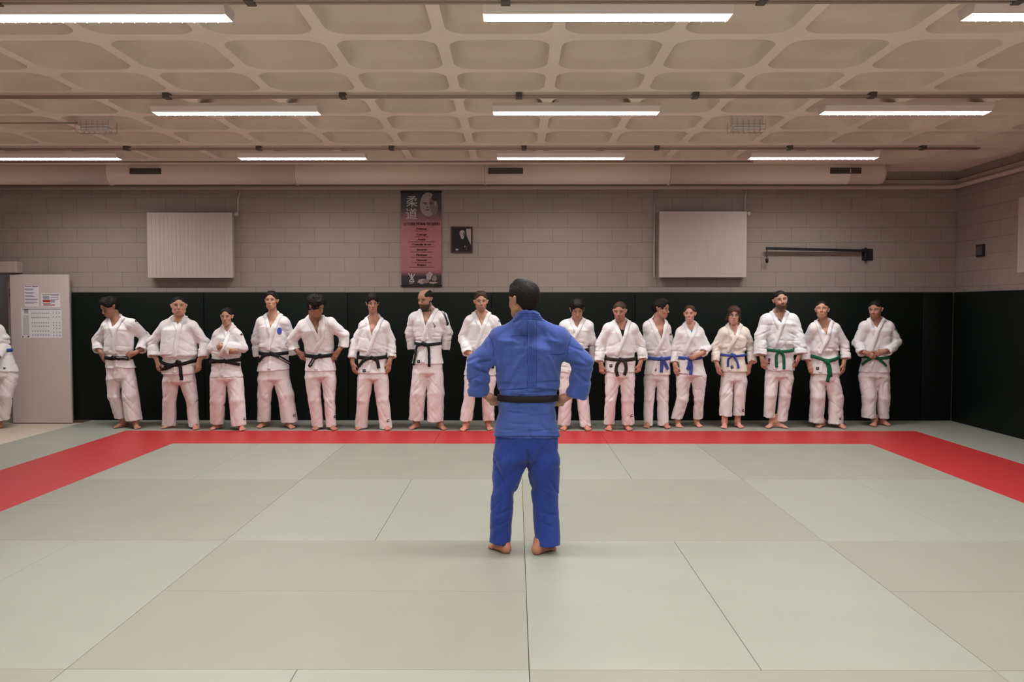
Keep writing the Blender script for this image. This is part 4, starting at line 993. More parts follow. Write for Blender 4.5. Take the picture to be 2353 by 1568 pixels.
    # belt
    if o.get('bcol'):
        nb_ = 64; bz = bc[2]; ang = np.linspace(0, 2*PI, nb_, endpoint=False)
        ds = np.stack([np.cos(ang), np.sin(ang), 0*ang], 1); tl2 = o.get('btilt', 0.); sag = o.get('sag', 0. if o.get('away') else .014)
        core = Shape(); core.ops = [q for q in full.ops if not any(np.allclose(q[1].b, J(o['slv'][i][:2], o['slv'][i][2])+nrm(J(o['slv'][i][:2], o['slv'][i][2])-J(o['el'][i], o['eld'][i]))*.06, atol=1e-4) for i in (0, 1))][:5+0]
        core.ops = full.ops[:1] + full.ops[4:6]; core.disp = None
        ctr = np.stack([bc[0]+0*ang, bc[1]+0*ang, bz + tl2*np.cos(ang)*wb - sag*np.clip(-np.sin(ang)*fs, 0, 1)**2], 1)
        P, N = core.trace(ctr + ds*.6, -ds); N[:, 2] = 0; N /= np.linalg.norm(N, axis=1)[:, None]
        P = P + N*.004
        mb = MB().ribbon(P, N, o.get('bw', .044), .009, closed=True); extra.append(('belt', mb, o['bcol'], {}))
        if 'knot' in o:
            kp, kn_ = on(allc, [o['knot'], (o['knot'][0]+.5, o['knot'][1])], .012, 2); kp = kp[0]
            S = Shape(); S.cap(kp + np.array((-.022, 0, .004)), kp + np.array((.022, 0, -.004)), (.022, .016), (.024, .016), k=.01, lat=(0, 0, 1)); S.cap(kp+np.array((-.01, -.004, .018)), kp+np.array((.012, -.008, -.02)), .013, k=.008)
            extra.append(('knot', S, o['bcol'], {}))
            for tl_ in o.get('tails', ()):
                P, N = on(allc, [o['knot']] + list(tl_), .010, 20); extra.append(('belt_tail', MB().ribbon(P, N, o.get('bw', .044)*.95, .006), o['bcol'], {}))
        if 'bmark' in o:
            P, N = on(allc, o['bmark'], .018, 8); extra.append(('belt_stitching', MB().ribbon(P, N, .010, .002), 'thread', {}))
    for kind, pts, w, mat in o.get('marks', ()):
        P, N = on(allc, pts, .003, 8 if len(pts) < 4 else 20); extra.append((kind, MB().ribbon(P, N, w, .002), mat, {}))
    if o.get('under'):
        U = Shape(); U.cap(shm - z*.085, bc + z*.12, (shw*.80+.008, .088*th+.008), (wb*.86+.006, wb*dep*.84+.006), k=.06, lat=tlat, rw=.065)
        U.cap(nk - z*.035, nk - z*.060, .071, k=.03)
        for i in (0, 1): U.cap(nk - z*.02, sh[i] - tl*(-1 if i == 0 else 1)*.03 - z*.04, .055, .040, k=.04)
        uz = F32(nk[2] + o.get('underz', 0.))
        U.post.append(lambda P, d: np.maximum(np.maximum(d, full(P, disp=False)+F32(.008)), (P[:, 2]-uz) + (P[:, 1]-F32(Yb))*F32(-.5)*0))
        extra.append(('undershirt', U, o['under'], {}))
    H = hair_solid(X, lat, hs, o['hair'], o['seed'], o.get('hw', 1.)) if o.get('hair') else None
    wrs = [J(o['wr'][i], o['wrd'][i]) for i in (0, 1)]; cfs = [J(o['slv'][i][:2], o['slv'][i][2]) for i in (0, 1)]
    tps = [wrs[i] + nrm(J(o['hand'][i][0], o['hand'][i][1])-wrs[i])*.20 for i in (0, 1)]
    def seg(P, a, b, r):
        a = a.astype(F32); e = (b.astype(F32)-a); t = np.clip(((P-a)@e)/(e@e), 0, 1); return np.sqrt(((P-a-t[:, None]*e)**2).sum(1)) < r
    def under_cloth(P, d):
        m = (np.abs(d) < .04) & (P[:, 2] < nk[2] + F32(.03)) & ~((np.hypot(P[:, 0]-F32(nk[0]), P[:, 1]-F32(nk[1])) < .085) & (P[:, 2] > nk[2]-F32(.05)) & (P[:, 1]*F32(fs) < F32(fs*Yb+.05)))
        m &= np.sqrt(((P-hd0.astype(F32))**2).sum(1)) > .158*hs
        for i in (0, 1):
            m &= ~seg(P, cfs[i], wrs[i], .050); m &= ~seg(P, wrs[i], tps[i], .056)
            m &= ~((P[:, 2] < hm[i][2]+.045))
        if wed is not None: m &= ~(wed(P) < -.004)
        if m.any():
            Q = P[m]; g = np.minimum(full(Q), Tr(Q)) + F32(.012); d = d.copy(); d[m] = np.maximum(d[m], g)
        return d
    def tr_under(P, d):
        m = (np.abs(d) < .05) & (P[:, 2] > hc[2] + F32(.012))
        if m.any(): d = d.copy(); d[m] = np.maximum(d[m], full(P[m]) + F32(.014))
        return d
    Tr.post.append(tr_under)
    if not o.get('noclip'): B.post.append(under_cloth)
    root = dict(o=o, org=org, Xi=Xi, X=X, skin=skin, extra=extra, full=full, allc=allc, on=on, J=J)
    vb = o.get('vox', .0046)
    JOBS.append((root, 'body', B, vb))
    if H: JOBS.append((root, 'hair', H, vb*.85))
    JOBS.append((root, 'jacket', Jk, o.get('voxc', .0072))); JOBS.append((root, 'trousers', Tr, o.get('voxc', .0078)))
    for e in extra:
        if isinstance(e[1], Shape): JOBS.append((root, e[0], e[1], .006)); e[3]['mat'] = e[2]
    return root

def realise(mats):
    def run(j):
        try: return j, j[2].skin(j[3])
        except Exception as ex:
            import traceback; traceback.print_exc(); return j, None
    with ThreadPoolExecutor(4) as ex: res = list(ex.map(run, JOBS))
    for (root, kind, S, h), r in res:
        o = root['o']; org = root['org']
        if 'obj' not in root:
            root['obj'] = empty('person', org, o['label'], 'person', o.get('group'))
        if r is None: continue
        V, Q = r; me = mesh_from(kind, V, Q, org)
        if kind == 'body':
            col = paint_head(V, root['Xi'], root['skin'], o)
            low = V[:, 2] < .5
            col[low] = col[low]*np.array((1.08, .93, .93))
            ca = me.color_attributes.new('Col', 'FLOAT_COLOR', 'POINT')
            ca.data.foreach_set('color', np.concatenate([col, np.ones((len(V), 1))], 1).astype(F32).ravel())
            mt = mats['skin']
        elif kind == 'hair': mt = mats[o.get('hairm', 'hair_dark')]
        elif kind == 'jacket': mt = mats[o['jac']]
        elif kind == 'trousers': mt = mats[o['tro']]
        else: mt = mats[[e[2] for e in root['extra'] if e[0] == kind][0]]
        ob = link(kind, me, mt, root['obj'])
        root['ob_'+kind] = ob
    for root in {id(j[0]): j[0] for j in JOBS}.values():
        for k, mbd, mn, _ in root['extra']:
            if isinstance(mbd, Shape) or max(p[2] for p in mbd.v) > 20: continue
            mn = root['o']['jac'] if mn == 'jac' else mn
            par = root['obj']
            if k in ('knot', 'belt_tail', 'belt_stitching'): par = root.get('ob_belt') or par
            ob = mbd.build(k, mats[mn], par, True, root['org'])
            if k == 'belt':
                root['ob_belt'] = ob
                if 'ob_knot' in root: root['ob_knot'].parent = ob
def pose(kind):
    hang = dict(eld=(.03, .03), wrd=(-.05, -.05), sd=(-.03, -.03))
    back = dict(eld=(.07, .07), wrd=(.17, .17), sd=(.11, .11))
    hips = dict(eld=(.07, .07), wrd=(-.05, -.05), sd=(-.01, -.01))
    clasp = dict(eld=(.02, .02), wrd=(-.17, -.17), sd=(-.13, -.13))
    return dict(hang=hang, back=back, hips=hips, clasp=clasp)[kind]
HN = [((.62, .78, 0), (.78, -.62, 0)), ((-.62, .78, 0), (-.78, -.62, 0))]          # palm and thumb directions of hanging hands
HH = [((.55, .8, -.1), (.3, .1, .9)), ((-.55, .8, -.1), (-.3, .1, .9))]            # hands laid on the hips
ROW = []
def P(label, kind, **k):
    d = dict(k); ps = pose(kind); d['label'] = label; d['seed'] = len(ROW)*3+2
    for q in ('eld', 'wrd'): d.setdefault(q, ps[q])
    sdp = d.pop('sd', ps['sd']); d['slv'] = [(d['slv'][i][0], d['slv'][i][1], sdp[i]) for i in (0, 1)]
    d.setdefault('jac', 'white_cloth'); d.setdefault('tro', 'white_drill'); d.setdefault('group', 'judo students lined up along the padded wall')
    tips = d.pop('tips'); td = d.pop('tipd', (-.06, -.06) if kind in ('hang', 'hips') else ((.19, .19) if kind == 'back' else (-.19, -.19)))
    cu = d.pop('curl', (.45, .45)); HX = d.pop('hands', HN if kind == 'hang' else HH)
    d['hand'] = [(tips[i], td[i], HX[i][0], HX[i][1], cu[i]) for i in (0, 1)]
    ROW.append(d)
def logo(x, y, s=1., kind='logo'):
    """small stitched running mark: two slanted strokes and a hook"""
    return [(kind, [(x-3*s, y+2*s), (x, y-1.5*s), (x+3*s, y-2.5*s)], .008, 'print_dark'), (kind, [(x-2*s, y+3.4*s), (x+.5*s, y+2*s), (x+3.4*s, y+2.4*s)], .009, 'print_dark')]
def tab(x, y, kind='label_tab', mat='print_dark'):
    return [(kind, [(x-3.2, y+.3), (x+3.2, y-.3)], .036, mat), ('tab_print', [(x-1.6, y+1.), (x+1.6, y+.6)], .006, 'print_pale'), ('tab_print', [(x-1.6, y-.6), (x+1.6, y-1.2)], .006, 'print_pale')]

P('person in white uniform, hands on hips, head turned to the open door, first in line', 'hips',
  hd=(252, 703), look=(-58, -24, 0), hs=1.06, nk=(266, 735), sh=[(238, 742), (310, 738)], eld=(.07, .14), el=[(224, 784), (334, 776)], wr=[(232, 811), (309, 812)], slv=[(225, 806), (324, 806)],
  tips=[(244, 831), (288, 822)], belt=(273, 821, 30), hem=(278, 846, 36), cr=884, kn=[(263, 912), (300, 912)], cuff=[(275, 962, 13), (310, 965, 18)], toe=[(255, 986), (319, 988)],
  v=(260, 752), ty=-12, hair='brush', skin=(.40, .21, .14), bcol='belt_black', knot=(262, 823), tails=[[(268, 823), (284, 824), (295, 826)]], bmark=[(268, 822), (280, 822), (291, 824)],
  under='navy_shirt', underz=.0, cfr=(.070, .075), marks=logo(312, 737, .8) + [('trouser_cord', [(256, 844), (257, 852), (257, 861)], .012, 'white_cloth')])
P('heavily built person in white uniform with black belt, arms hanging, second in line', 'hang',
  hd=(411, 701), look=(0, 4, 0), hs=1.06, hw=1.08, jaw=1.25, nk=(411, 733), sh=[(372, 742), (449, 742)], el=[(350, 787), (471, 787)], wr=[(361, 829), (458, 829)], slv=[(353, 820), (468, 822)],
  tips=[(363, 852), (456, 855)], belt=(412, 829, 37), hem=(412, 859, 39), cr=890, kn=[(390, 918), (440, 918)], cuff=[(386, 979, 15), (448, 981, 13)], toe=[(365, 986), (451, 990)],
  v=(409, 742), nup=11, nw=11, th=1.1, hair='buzz', skin=(.56, .31, .21), bcol='belt_black', knot=(410, 833), sag=.045, bulge=1.16, dep=.86, thick=1.25, sleeve=.068, cfr=(.078, .078), tails=[[(414, 846), (417, 874)], [(400, 838), (379, 845)], [(386, 846), (368, 852), (364, 870)]],
  marks=logo(460, 742) + [('logo', [(400, 736), (406, 737), (412, 738)], .006, 'print_dark')] + [('belt_stitching', [(414, 856), (417, 870)], .008, 'thread')])
P('short person in white uniform with tied dark hair, arms crossed, third in line', 'clasp',
  hd=(521, 725), look=(-14, -2, 0), hs=.96, female=True, hw=.95, jaw=.85, nk=(524, 754), sh=[(494, 762), (552, 762)], el=[(487, 801), (559, 800)], wr=[(534, 806), (508, 796)], slv=[(531, 808), (510, 797)],
  eld=(-.01, -.01), wrd=(-.165, -.21), sd=(-.15, -.20), tips=[(549, 806), (495, 800)], tipd=(-.07, -.11), hands=[((0, 1, 0), (0, 0, 1)), ((0, 1, 0), (0, 0, 1))], curl=(.5, .5),
  belt=(519, 827, 31), hem=(521, 866, 39), cr=886, kn=[(500, 921), (545, 921)], cuff=[(497, 975, 16), (550, 977, 17)], toe=[(479, 990), (559, 992)], an=[(494, 980), (554, 982)],
  v=(522, 758), nw=8.5, nup=10, hair='tied', skin=(.52, .29, .20), bcol='belt_black', knot=(518, 831), tails=[[(530, 834), (550, 838)], [(507, 830), (483, 833)]], fts=.93, hds=.9, cfr=(.060, .060), sleeve=.062,
  marks=logo(485, 768, .8) + logo(555, 768, .8) + logo(562, 962, 1.1))
P('person in white uniform with oval blue chest crest, hands behind back, fourth in line', 'back',
  hd=(624, 689), look=(-14, 6, 0), hs=.97, hw=1.03, nk=(628, 727), sh=[(594, 734), (661, 734)], el=[(589, 780), (669, 778)], wr=[(606, 822), (650, 822)], slv=[(593, 818), (669, 815)],
  tips=[(625, 828), (632, 828)], belt=(629, 811, 31), hem=(629, 851, 39), cr=886, kn=[(608, 909), (657, 909)], cuff=[(604, 969, 15), (666, 970, 18)], toe=[(589, 986), (676, 987)], an=[(601, 975), (663, 975)],
  v=(623, 754), tilt=.06, hair='short', skin=(.54, .30, .20), bcol='belt_black', knot=(623, 813), tails=[[(637, 819), (652, 827), (668, 838)], [(607, 818), (596, 832)]], bmark=[(640, 822), (652, 829), (664, 836)],
  marks=[('chest_crest', [(642, 753), (642, 761), (642, 769)], [.018, .042, .056, .060, .060, .056, .042, .018], 'crest_blue'), ('crest_ring', [(642, 754), (645, 758), (645, 764), (642, 768), (639, 764), (639, 758), (642, 754)], .006, 'print_pale')] + logo(676, 954, 1.1))
P('person with thick messy dark hair, leaning forward with hands on hips, fifth in line', 'hips',
  hd=(725, 701), hdy=-.16, look=(48, -22, 6), hs=1.08, nk=(722, 733), sh=[(688, 741), (767, 735)], el=[(670, 782), (791, 772)], wr=[(684, 808), (778, 806)], slv=[(676, 804), (789, 799)], shd=(-.06, -.06), eld=(.0, .0),
  tips=[(706, 833), (762, 833)], belt=(734, 816, 31), hem=(737, 852, 38), cr=880, kn=[(723, 919), (757, 919)], cuff=[(730, 981, 14), (761, 981, 12)], toe=[(716, 991), (775, 991)],
  v=(735, 773), nw=14, nup=14, hair='messy', skin=(.36, .18, .12), bcol='belt_black', knot=(737, 818), tails=[[(722, 825), (711, 843)]], bmark=[(722, 826), (713, 839)], lapx=14, cfr=(.074, .074),
  marks=logo(777, 726, .9) + tab(715, 838) + logo(769, 957, .9))
P('slim person in white uniform with black belt, arms hanging, left of the bald one', 'hang',
  hd=(856, 695), look=(4, -4, 0), hs=.97, hw=.97, jaw=.9, nk=(860, 734), sh=[(829, 742), (891, 742)], el=[(816, 786), (899, 786)], wr=[(810, 834), (895, 832)], slv=[(809, 824), (900, 822)],
  tips=[(816, 862), (891, 861)], belt=(857, 820, 32), hem=(857, 857, 38), cr=884, kn=[(834, 919), (879, 919)], cuff=[(829, 983, 14), (887, 984, 14)], toe=[(815, 990), (896, 991)],
  v=(855, 768), hair='bowl', skin=(.48, .25, .17), bcol='belt_black', knot=(856, 823), tails=[[(866, 830), (870, 847)], [(838, 828), (820, 849)]], cfr=(.061, .061), sleeve=.060,
  marks=logo(901, 755) + logo(813, 756, .7) + tab(837, 852) + logo(891, 967, 1.) + [('trouser_cord', [(855, 860), (855, 872), (855, 882)], .012, 'white_cloth')])
P('bald person with full dark beard and striped shoulder, standing under the hanging banner', 'back',
  hd=(978, 686), look=(-36, -8, 0), hs=1.08, nk=(984, 715), sh=[(945, 722), (1024, 722)], el=[(943, 764), (1028, 764)], wr=[(965, 805), (1005, 805)], slv=[(948, 802), (1022, 802)],
  tips=[(980, 812), (990, 812)], belt=(984, 789, 29), hem=(983, 836, 38), cr=871, kn=[(960, 904), (1001, 904)], cuff=[(956, 966, 17), (1001, 968, 19)], toe=[(937, 989), (1027, 990)], an=[(953, 972), (1011, 972)],
  v=(978, 742), nw=14, hair='bald', beard=1., skin=(.42, .23, .155), bcol='belt_black', knot=(974, 791), tails=[[(960, 795), (956, 815), (951, 838)], [(984, 797), (986, 820), (986, 843)]], bw=.036,
  marks=[('shoulder_stripe', [(x0, 703+j*2.2), (x1, 708+j*2.2), (1026+j*-1.2, 732), (1030-j*2.2, 743)], .007, 'print_navy') for j, (x0, x1) in enumerate(((1003, 1016), (1001, 1014), (999, 1012)))]
  + [('sleeve_patch', [(1026, 745), (1030, 745)], .05, 'print_dark'), ('chest_emblem', [(995, 743), (999, 748), (998, 753), (1001, 748)], .010, 'print_grey')] + tab(962, 831))
P('person with short brown hair, partly behind the left arm of the blue figure', 'clasp',
  hd=(1105, 691), look=(3, 2, 0), hs=1.05, nk=(1106, 723), sh=[(1072, 731), (1142, 731)], el=[(1064, 778), (1154, 778)], wr=[(1084, 815), (1127, 815)], slv=[(1074, 812), (1138, 812)],
  tips=[(1102, 826), (1110, 826)], belt=(1105, 810, 31), hem=(1103, 862, 39), cr=885, kn=[(1080, 905), (1120, 905)], cuff=[(1071, 967, 14), (1123, 968, 14)], toe=[(1057, 993), (1130, 991)], an=[(1072, 975), (1125, 975)],
  v=(1107, 743), hair='short', hairm='hair_brown', beard=.35, skin=(.52, .28, .19), bcol='belt_black', knot=(1106, 812), tails=[[(1122, 820), (1131, 832), (1131, 847)]],
  marks=logo(1060, 741) + logo(1148, 736))
P('person in blue uniform showing one shoulder behind the neck of the blue figure in front', 'hang',
  hd=(1213, 705), look=(0, 0, 0), hs=.98, nk=(1212, 733), sh=[(1178, 741), (1243, 741)], el=[(1170, 780), (1250, 780)], wr=[(1172, 820), (1248, 820)], slv=[(1172, 812), (1250, 812)],
  tips=[(1175, 842), (1246, 842)], belt=(1212, 818, 28), hem=(1212, 852, 34), cr=880, kn=[(1196, 915), (1228, 915)], cuff=[(1194, 972, 13), (1230, 972, 13)], toe=[(1190, 990), (1233, 990)],
  v=(1212, 765), hair='short', skin=(.5, .27, .18), bcol='belt_black', knot=(1212, 820), tails=[[(1220, 840)]], jac='blue_cloth', tro='blue_drill', Y=10.98)
P('person with striped white shoulders looking down, partly behind the right arm of the blue figure', 'back',
  dY=.06, hd=(1326, 709), look=(4, -20, 0), hs=1.04, nk=(1326, 738), sh=[(1290, 741), (1360, 742)], el=[(1283, 785), (1362, 788)], wr=[(1308, 826), (1345, 828)], slv=[(1288, 820), (1362, 826)],
  tips=[(1325, 834), (1330, 834)], belt=(1322, 804, 29), hem=(1320, 855, 37), cr=880, kn=[(1300, 912), (1338, 912)], cuff=[(1296, 977, 15), (1345, 979, 13)], toe=[(1290, 991), (1357, 992)], an=[(1300, 975), (1343, 978)],
  v=(1326, 749), nw=10.5, hair='bowl', skin=(.48, .26, .17), bcol='belt_black', sleeve=.060, cfr=(.055, .055),
  marks=[('shoulder_stripe', [(1349+j*-1, 722+j*2.0), (1357-j, 727+j*2), (1366-j*1.5, 740)], .006, 'print_navy') for j in range(3)] + [('shoulder_stripe', [(1303+j, 722+j*2.0), (1295+j, 727+j*2), (1286+j*1.5, 740)], .006, 'print_navy') for j in range(3)])
P('person with black undershirt and faded black belt, fists at the sides', 'hang',
  hd=(1424, 713), look=(-8, -6, 0), hs=1.04, hw=.98, nk=(1428, 742), sh=[(1391, 748), (1461, 748)], el=[(1380, 792), (1472, 791)], wr=[(1381, 838), (1471, 836)], slv=[(1377, 831), (1477, 827)],
  tips=[(1383, 860), (1466, 860)], curl=(1.25, 1.25), belt=(1426, 824, 33), hem=(1425, 855, 37), cr=880, kn=[(1403, 919), (1442, 919)], cuff=[(1400, 976, 12), (1444, 976, 14)], toe=[(1396, 992), (1452, 992)], an=[(1400, 978), (1442, 978)],
  v=(1430, 771), nw=12, hair='buzz', hairm='hair_brown', beard=.3, skin=(.50, .25, .18), bcol='belt_worn', knot=(1427, 827), tails=[[(1418, 838), (1416, 852), (1420, 865)], [(1436, 834), (1438, 850), (1434, 862)]], under='black_shirt', underz=.02, lapx=10, cfr=(.062, .066),
  marks=logo(1381, 755) + tab(1404, 841) + logo(1451, 955, 1.))
P('person with blue belt and deep open collar, face turned sideways to the right neighbour', 'back',
  dY=.07, hd=(1518, 707), look=(66, -6, 0), hs=1.04, nk=(1513, 736), sh=[(1481, 743), (1537, 747)], el=[(1486, 788), (1538, 786)], wr=[(1498, 822), (1528, 822)], slv=[(1488, 815), (1537, 812)], sleeve=.058,
  tips=[(1510, 830), (1515, 830)], belt=(1513, 822, 27), hem=(1509, 861, 31), cr=885, kn=[(1491, 919), (1523, 919)], cuff=[(1489, 977, 11), (1523, 976, 13)], toe=[(1482, 986), (1540, 987)], an=[(1490, 974), (1524, 972)],
  v=(1518, 776), nw=14, hair='brush', skin=(.48, .25, .17), bcol='belt_blue', knot=(1521, 825), tails=[[(1520, 842), (1519, 856)], [(1528, 836), (1534, 849)]], lapx=8,
  marks=tab(1505, 850, mat='print_red') + logo(1541, 768, .7))
P('smiling person with tied-back brown hair, teal undershirt and blue belt, one hand holding the belt', 'clasp',
  dY=-.03, hd=(1585, 719), look=(-6, 4, 0), hs=.97, female=True, smile=True, hw=.95, jaw=.88, nk=(1587, 748), sh=[(1557, 756), (1614, 756)], el=[(1550, 800), (1624, 799)], wr=[(1551, 839), (1606, 815)], slv=[(1549, 833), (1616, 811)],
  eld=(.02, .0), wrd=(-.05, -.17), sd=(-.03, -.12), tips=[(1555, 866), (1580, 827)], tipd=(-.06, -.19), hands=[HN[0], ((0, .8, -.5), (-.3, 0, .9))], curl=(.4, .7), hds=.9, fts=.92,
  belt=(1584, 821, 28), hem=(1588, 861, 37), cr=877, kn=[(1568, 917), (1606, 917)], cuff=[(1556, 963, 13), (1606, 964, 11)], toe=[(1563, 985), (1613, 984)], an=[(1558, 969), (1606, 969)], tilt=-.10, btilt=.03,
  v=(1588, 763), nw=8.5, hair='tied', hairm='hair_brown', skin=(.62, .33, .24), bcol='belt_blue', knot=(1585, 824), tails=[[(1588, 842), (1587, 862)], [(1584, 838), (1580, 850)]], under='teal_shirt', underz=-.03, sleeve=.056, cfr=(.054, .064),
  marks=logo(1625, 772, .7) + [('label_tab', [(1560, 836), (1560, 848)], .012, 'print_dark')])
P('person with wavy bobbed hair, glasses and blue belt in cream judo jacket, arms hanging', 'hang',
  dY=.05, hd=(1686, 722), look=(4, 0, -4), hs=.98, female=True, hw=.98, nk=(1687, 750), sh=[(1656, 758), (1717, 758)], eld=(.03, .09), wrd=(-.05, .02), el=[(1645, 798), (1725, 797)], wr=[(1648, 840), (1722, 840)], slv=[(1644, 832), (1729, 834)],
  tips=[(1654, 863), (1720, 868)], hds=.88, fts=.95, belt=(1683, 815, 27), hem=(1687, 854, 32), cr=888, kn=[(1669, 905), (1698, 905)], creases=[(1684, 872, 1682, 952, .022, .009)], cuff=[(1665, 955, 14.5), (1696, 954, 14)], toe=[(1662, 987), (1709, 986)], an=[(1666, 966), (1694, 966)],
  v=(1687, 770), nw=10, hair='bob', hairm='hair_brown', glasses=True, skin=(.60, .33, .25), bcol='belt_blue', bw=.030, knot=(1684, 817), tails=[[(1674, 826), (1673, 843)], [(1692, 828), (1697, 847)]], jac='cream_cloth', cfr=(.058, .066),
  marks=logo(1641, 762) + tab(1682, 844) + logo(1707, 943, .9))
P('tallest person of the line, dark beard and green belt, wide white sleeves, arms hanging', 'hang',
  dY=-.04, hd=(1793, 688), look=(14, 6, 8), hs=1.08, nk=(1790, 721), sh=[(1753, 728), (1829, 728)], eld=(-.03, -.05), wrd=(-.10, -.12), sd=(-.08, -.10), el=[(1747, 774), (1836, 774)], wr=[(1752, 826), (1834, 825)], slv=[(1747, 816), (1840, 814)],
  tips=[(1757, 856), (1823, 853)], belt=(1791, 804, 32), hem=(1791, 851, 34), cr=880, kn=[(1771, 909), (1803, 909)], creases=[(1788, 872, 1783, 958, .018, .009)], cuff=[(1768, 960, 13), (1797, 968, 13)], toe=[(1758, 986), (1817, 986)], an=[(1772, 968), (1790, 970)],
  v=(1793, 742), nw=14, nup=13, hair='buzz', beard=.9, skin=(.55, .31, .23), bcol='belt_green', bw=.038, knot=(1792, 808), tails=[[(1784, 818), (1785, 845)], [(1800, 820), (1801, 849)]], under='grey_shirt', underz=-.05, cfr=(.088, .088), sleeve=.074,
  jac='pale_cloth', marks=[('label_tab', [(1768, 824), (1767, 837)], .032, 'print_red'), ('tab_print', [(1768, 827), (1767, 834)], .018, 'white_cloth'), ('logo', [(1739, 744), (1739, 750)], .012, 'print_dark')])
P('person with raised chin, green belt with one low-hanging end, one bare foot turned out', 'hang',
  hd=(1889, 710), look=(-4, 12, 0), hs=1.02, nk=(1893, 741), sh=[(1863, 747), (1926, 747)], eld=(.09, .03), wrd=(.04, -.05), sd=(.05, -.03), el=[(1852, 789), (1939, 789)], wr=[(1859, 835), (1939, 834)], slv=[(1852, 828), (1943, 825)],
  tips=[(1866, 861), (1938, 861)], belt=(1895, 819, 30), sag=.05, hem=(1896, 859, 35), cr=888, kn=[(1879, 914), (1921, 914)], cuff=[(1877, 971, 16), (1919, 973, 16)], toe=[(1873, 984), (1950, 988)], an=[(1885, 976), (1926, 977)],
  v=(1896, 775), hair='buzz', closed=True, skin=(.52, .28, .19), bcol='belt_green', knot=(1900, 832), tails=[[(1906, 845), (1909, 866)], [(1904, 850), (1902, 877)]], cfr=(.064, .066),
  marks=logo(1851, 757) + logo(1938, 757, .8) + tab(1879, 847) + logo(1931, 962, .8))
P('person with green belt holding both hands together in front, last on the right', 'clasp',
  hd=(2012, 709), look=(-16, -4, 0), hs=1.04, nk=(2014, 737), sh=[(1979, 744), (2050, 744)], el=[(1970, 789), (2060, 787)], wr=[(1989, 811), (2032, 808)], slv=[(1982, 812), (2038, 809)],
  tips=[(2012, 822), (2006, 818)], tipd=(-.21, -.19), hands=[((0, .9, -.3), (.2, 0, .9)), ((0, .9, -.3), (-.2, 0, .9))], curl=(.6, .7), belt=(2012, 820, 29), hem=(2009, 855, 36), cr=880, kn=[(1997, 914), (2030, 914)], creases=[(2014, 868, 2016, 955, .022, .009)], cuff=[(1996, 960, 16), (2032, 962, 13.5)], toe=[(2004, 982), (2050, 981)], an=[(2010, 968), (2034, 968)],
  v=(2012, 755), nw=12, hair='buzz', hairm='hair_dark', beard=.35, skin=(.48, .24, .18), bcol='belt_green', bw=.036, knot=(2012, 822), tails=[[(2022, 828), (2036, 842)], [(1998, 826), (1982, 838)]],
  marks=logo(1969, 755) + logo(2058, 755, .8) + logo(2043, 948, .8))
# at the open door, mostly out of the picture
P('person in white uniform with blue belt at the open door, cut by the left edge', 'hang',
  hd=(-40, 715), look=(-80, -20, 0), hs=1.04, nk=(-28, 742), sh=[(-50, 752), (4, 752)], el=[(-60, 795), (8, 792)], wr=[(-70, 830), (-20, 835)], slv=[(-66, 822), (-8, 822)], wrd=(-.05, -.22), sd=(-.03, -.2),
  tips=[(-72, 855), (-30, 858)], belt=(-6, 806, 28), hem=(2, 851, 38), tilt=-.12, cr=880, kn=[(-20, 912), (12, 908)], cuff=[(-30, 965, 13), (2, 967, 15)], toe=[(-62, 978), (-20, 982)], gz=-.04, Y=11.0,
  v=(-20, 770), btilt=.03, hair='short', skin=(.5, .27, .18), bcol='belt_blue', knot=(-20, 812), tails=[[(-22, 835)]], group=None,
  marks=[('logo', [(7, 845), (13, 846)], .008, 'print_dark'), ('logo', [(8, 848), (12, 847)], .008, 'print_dark')])

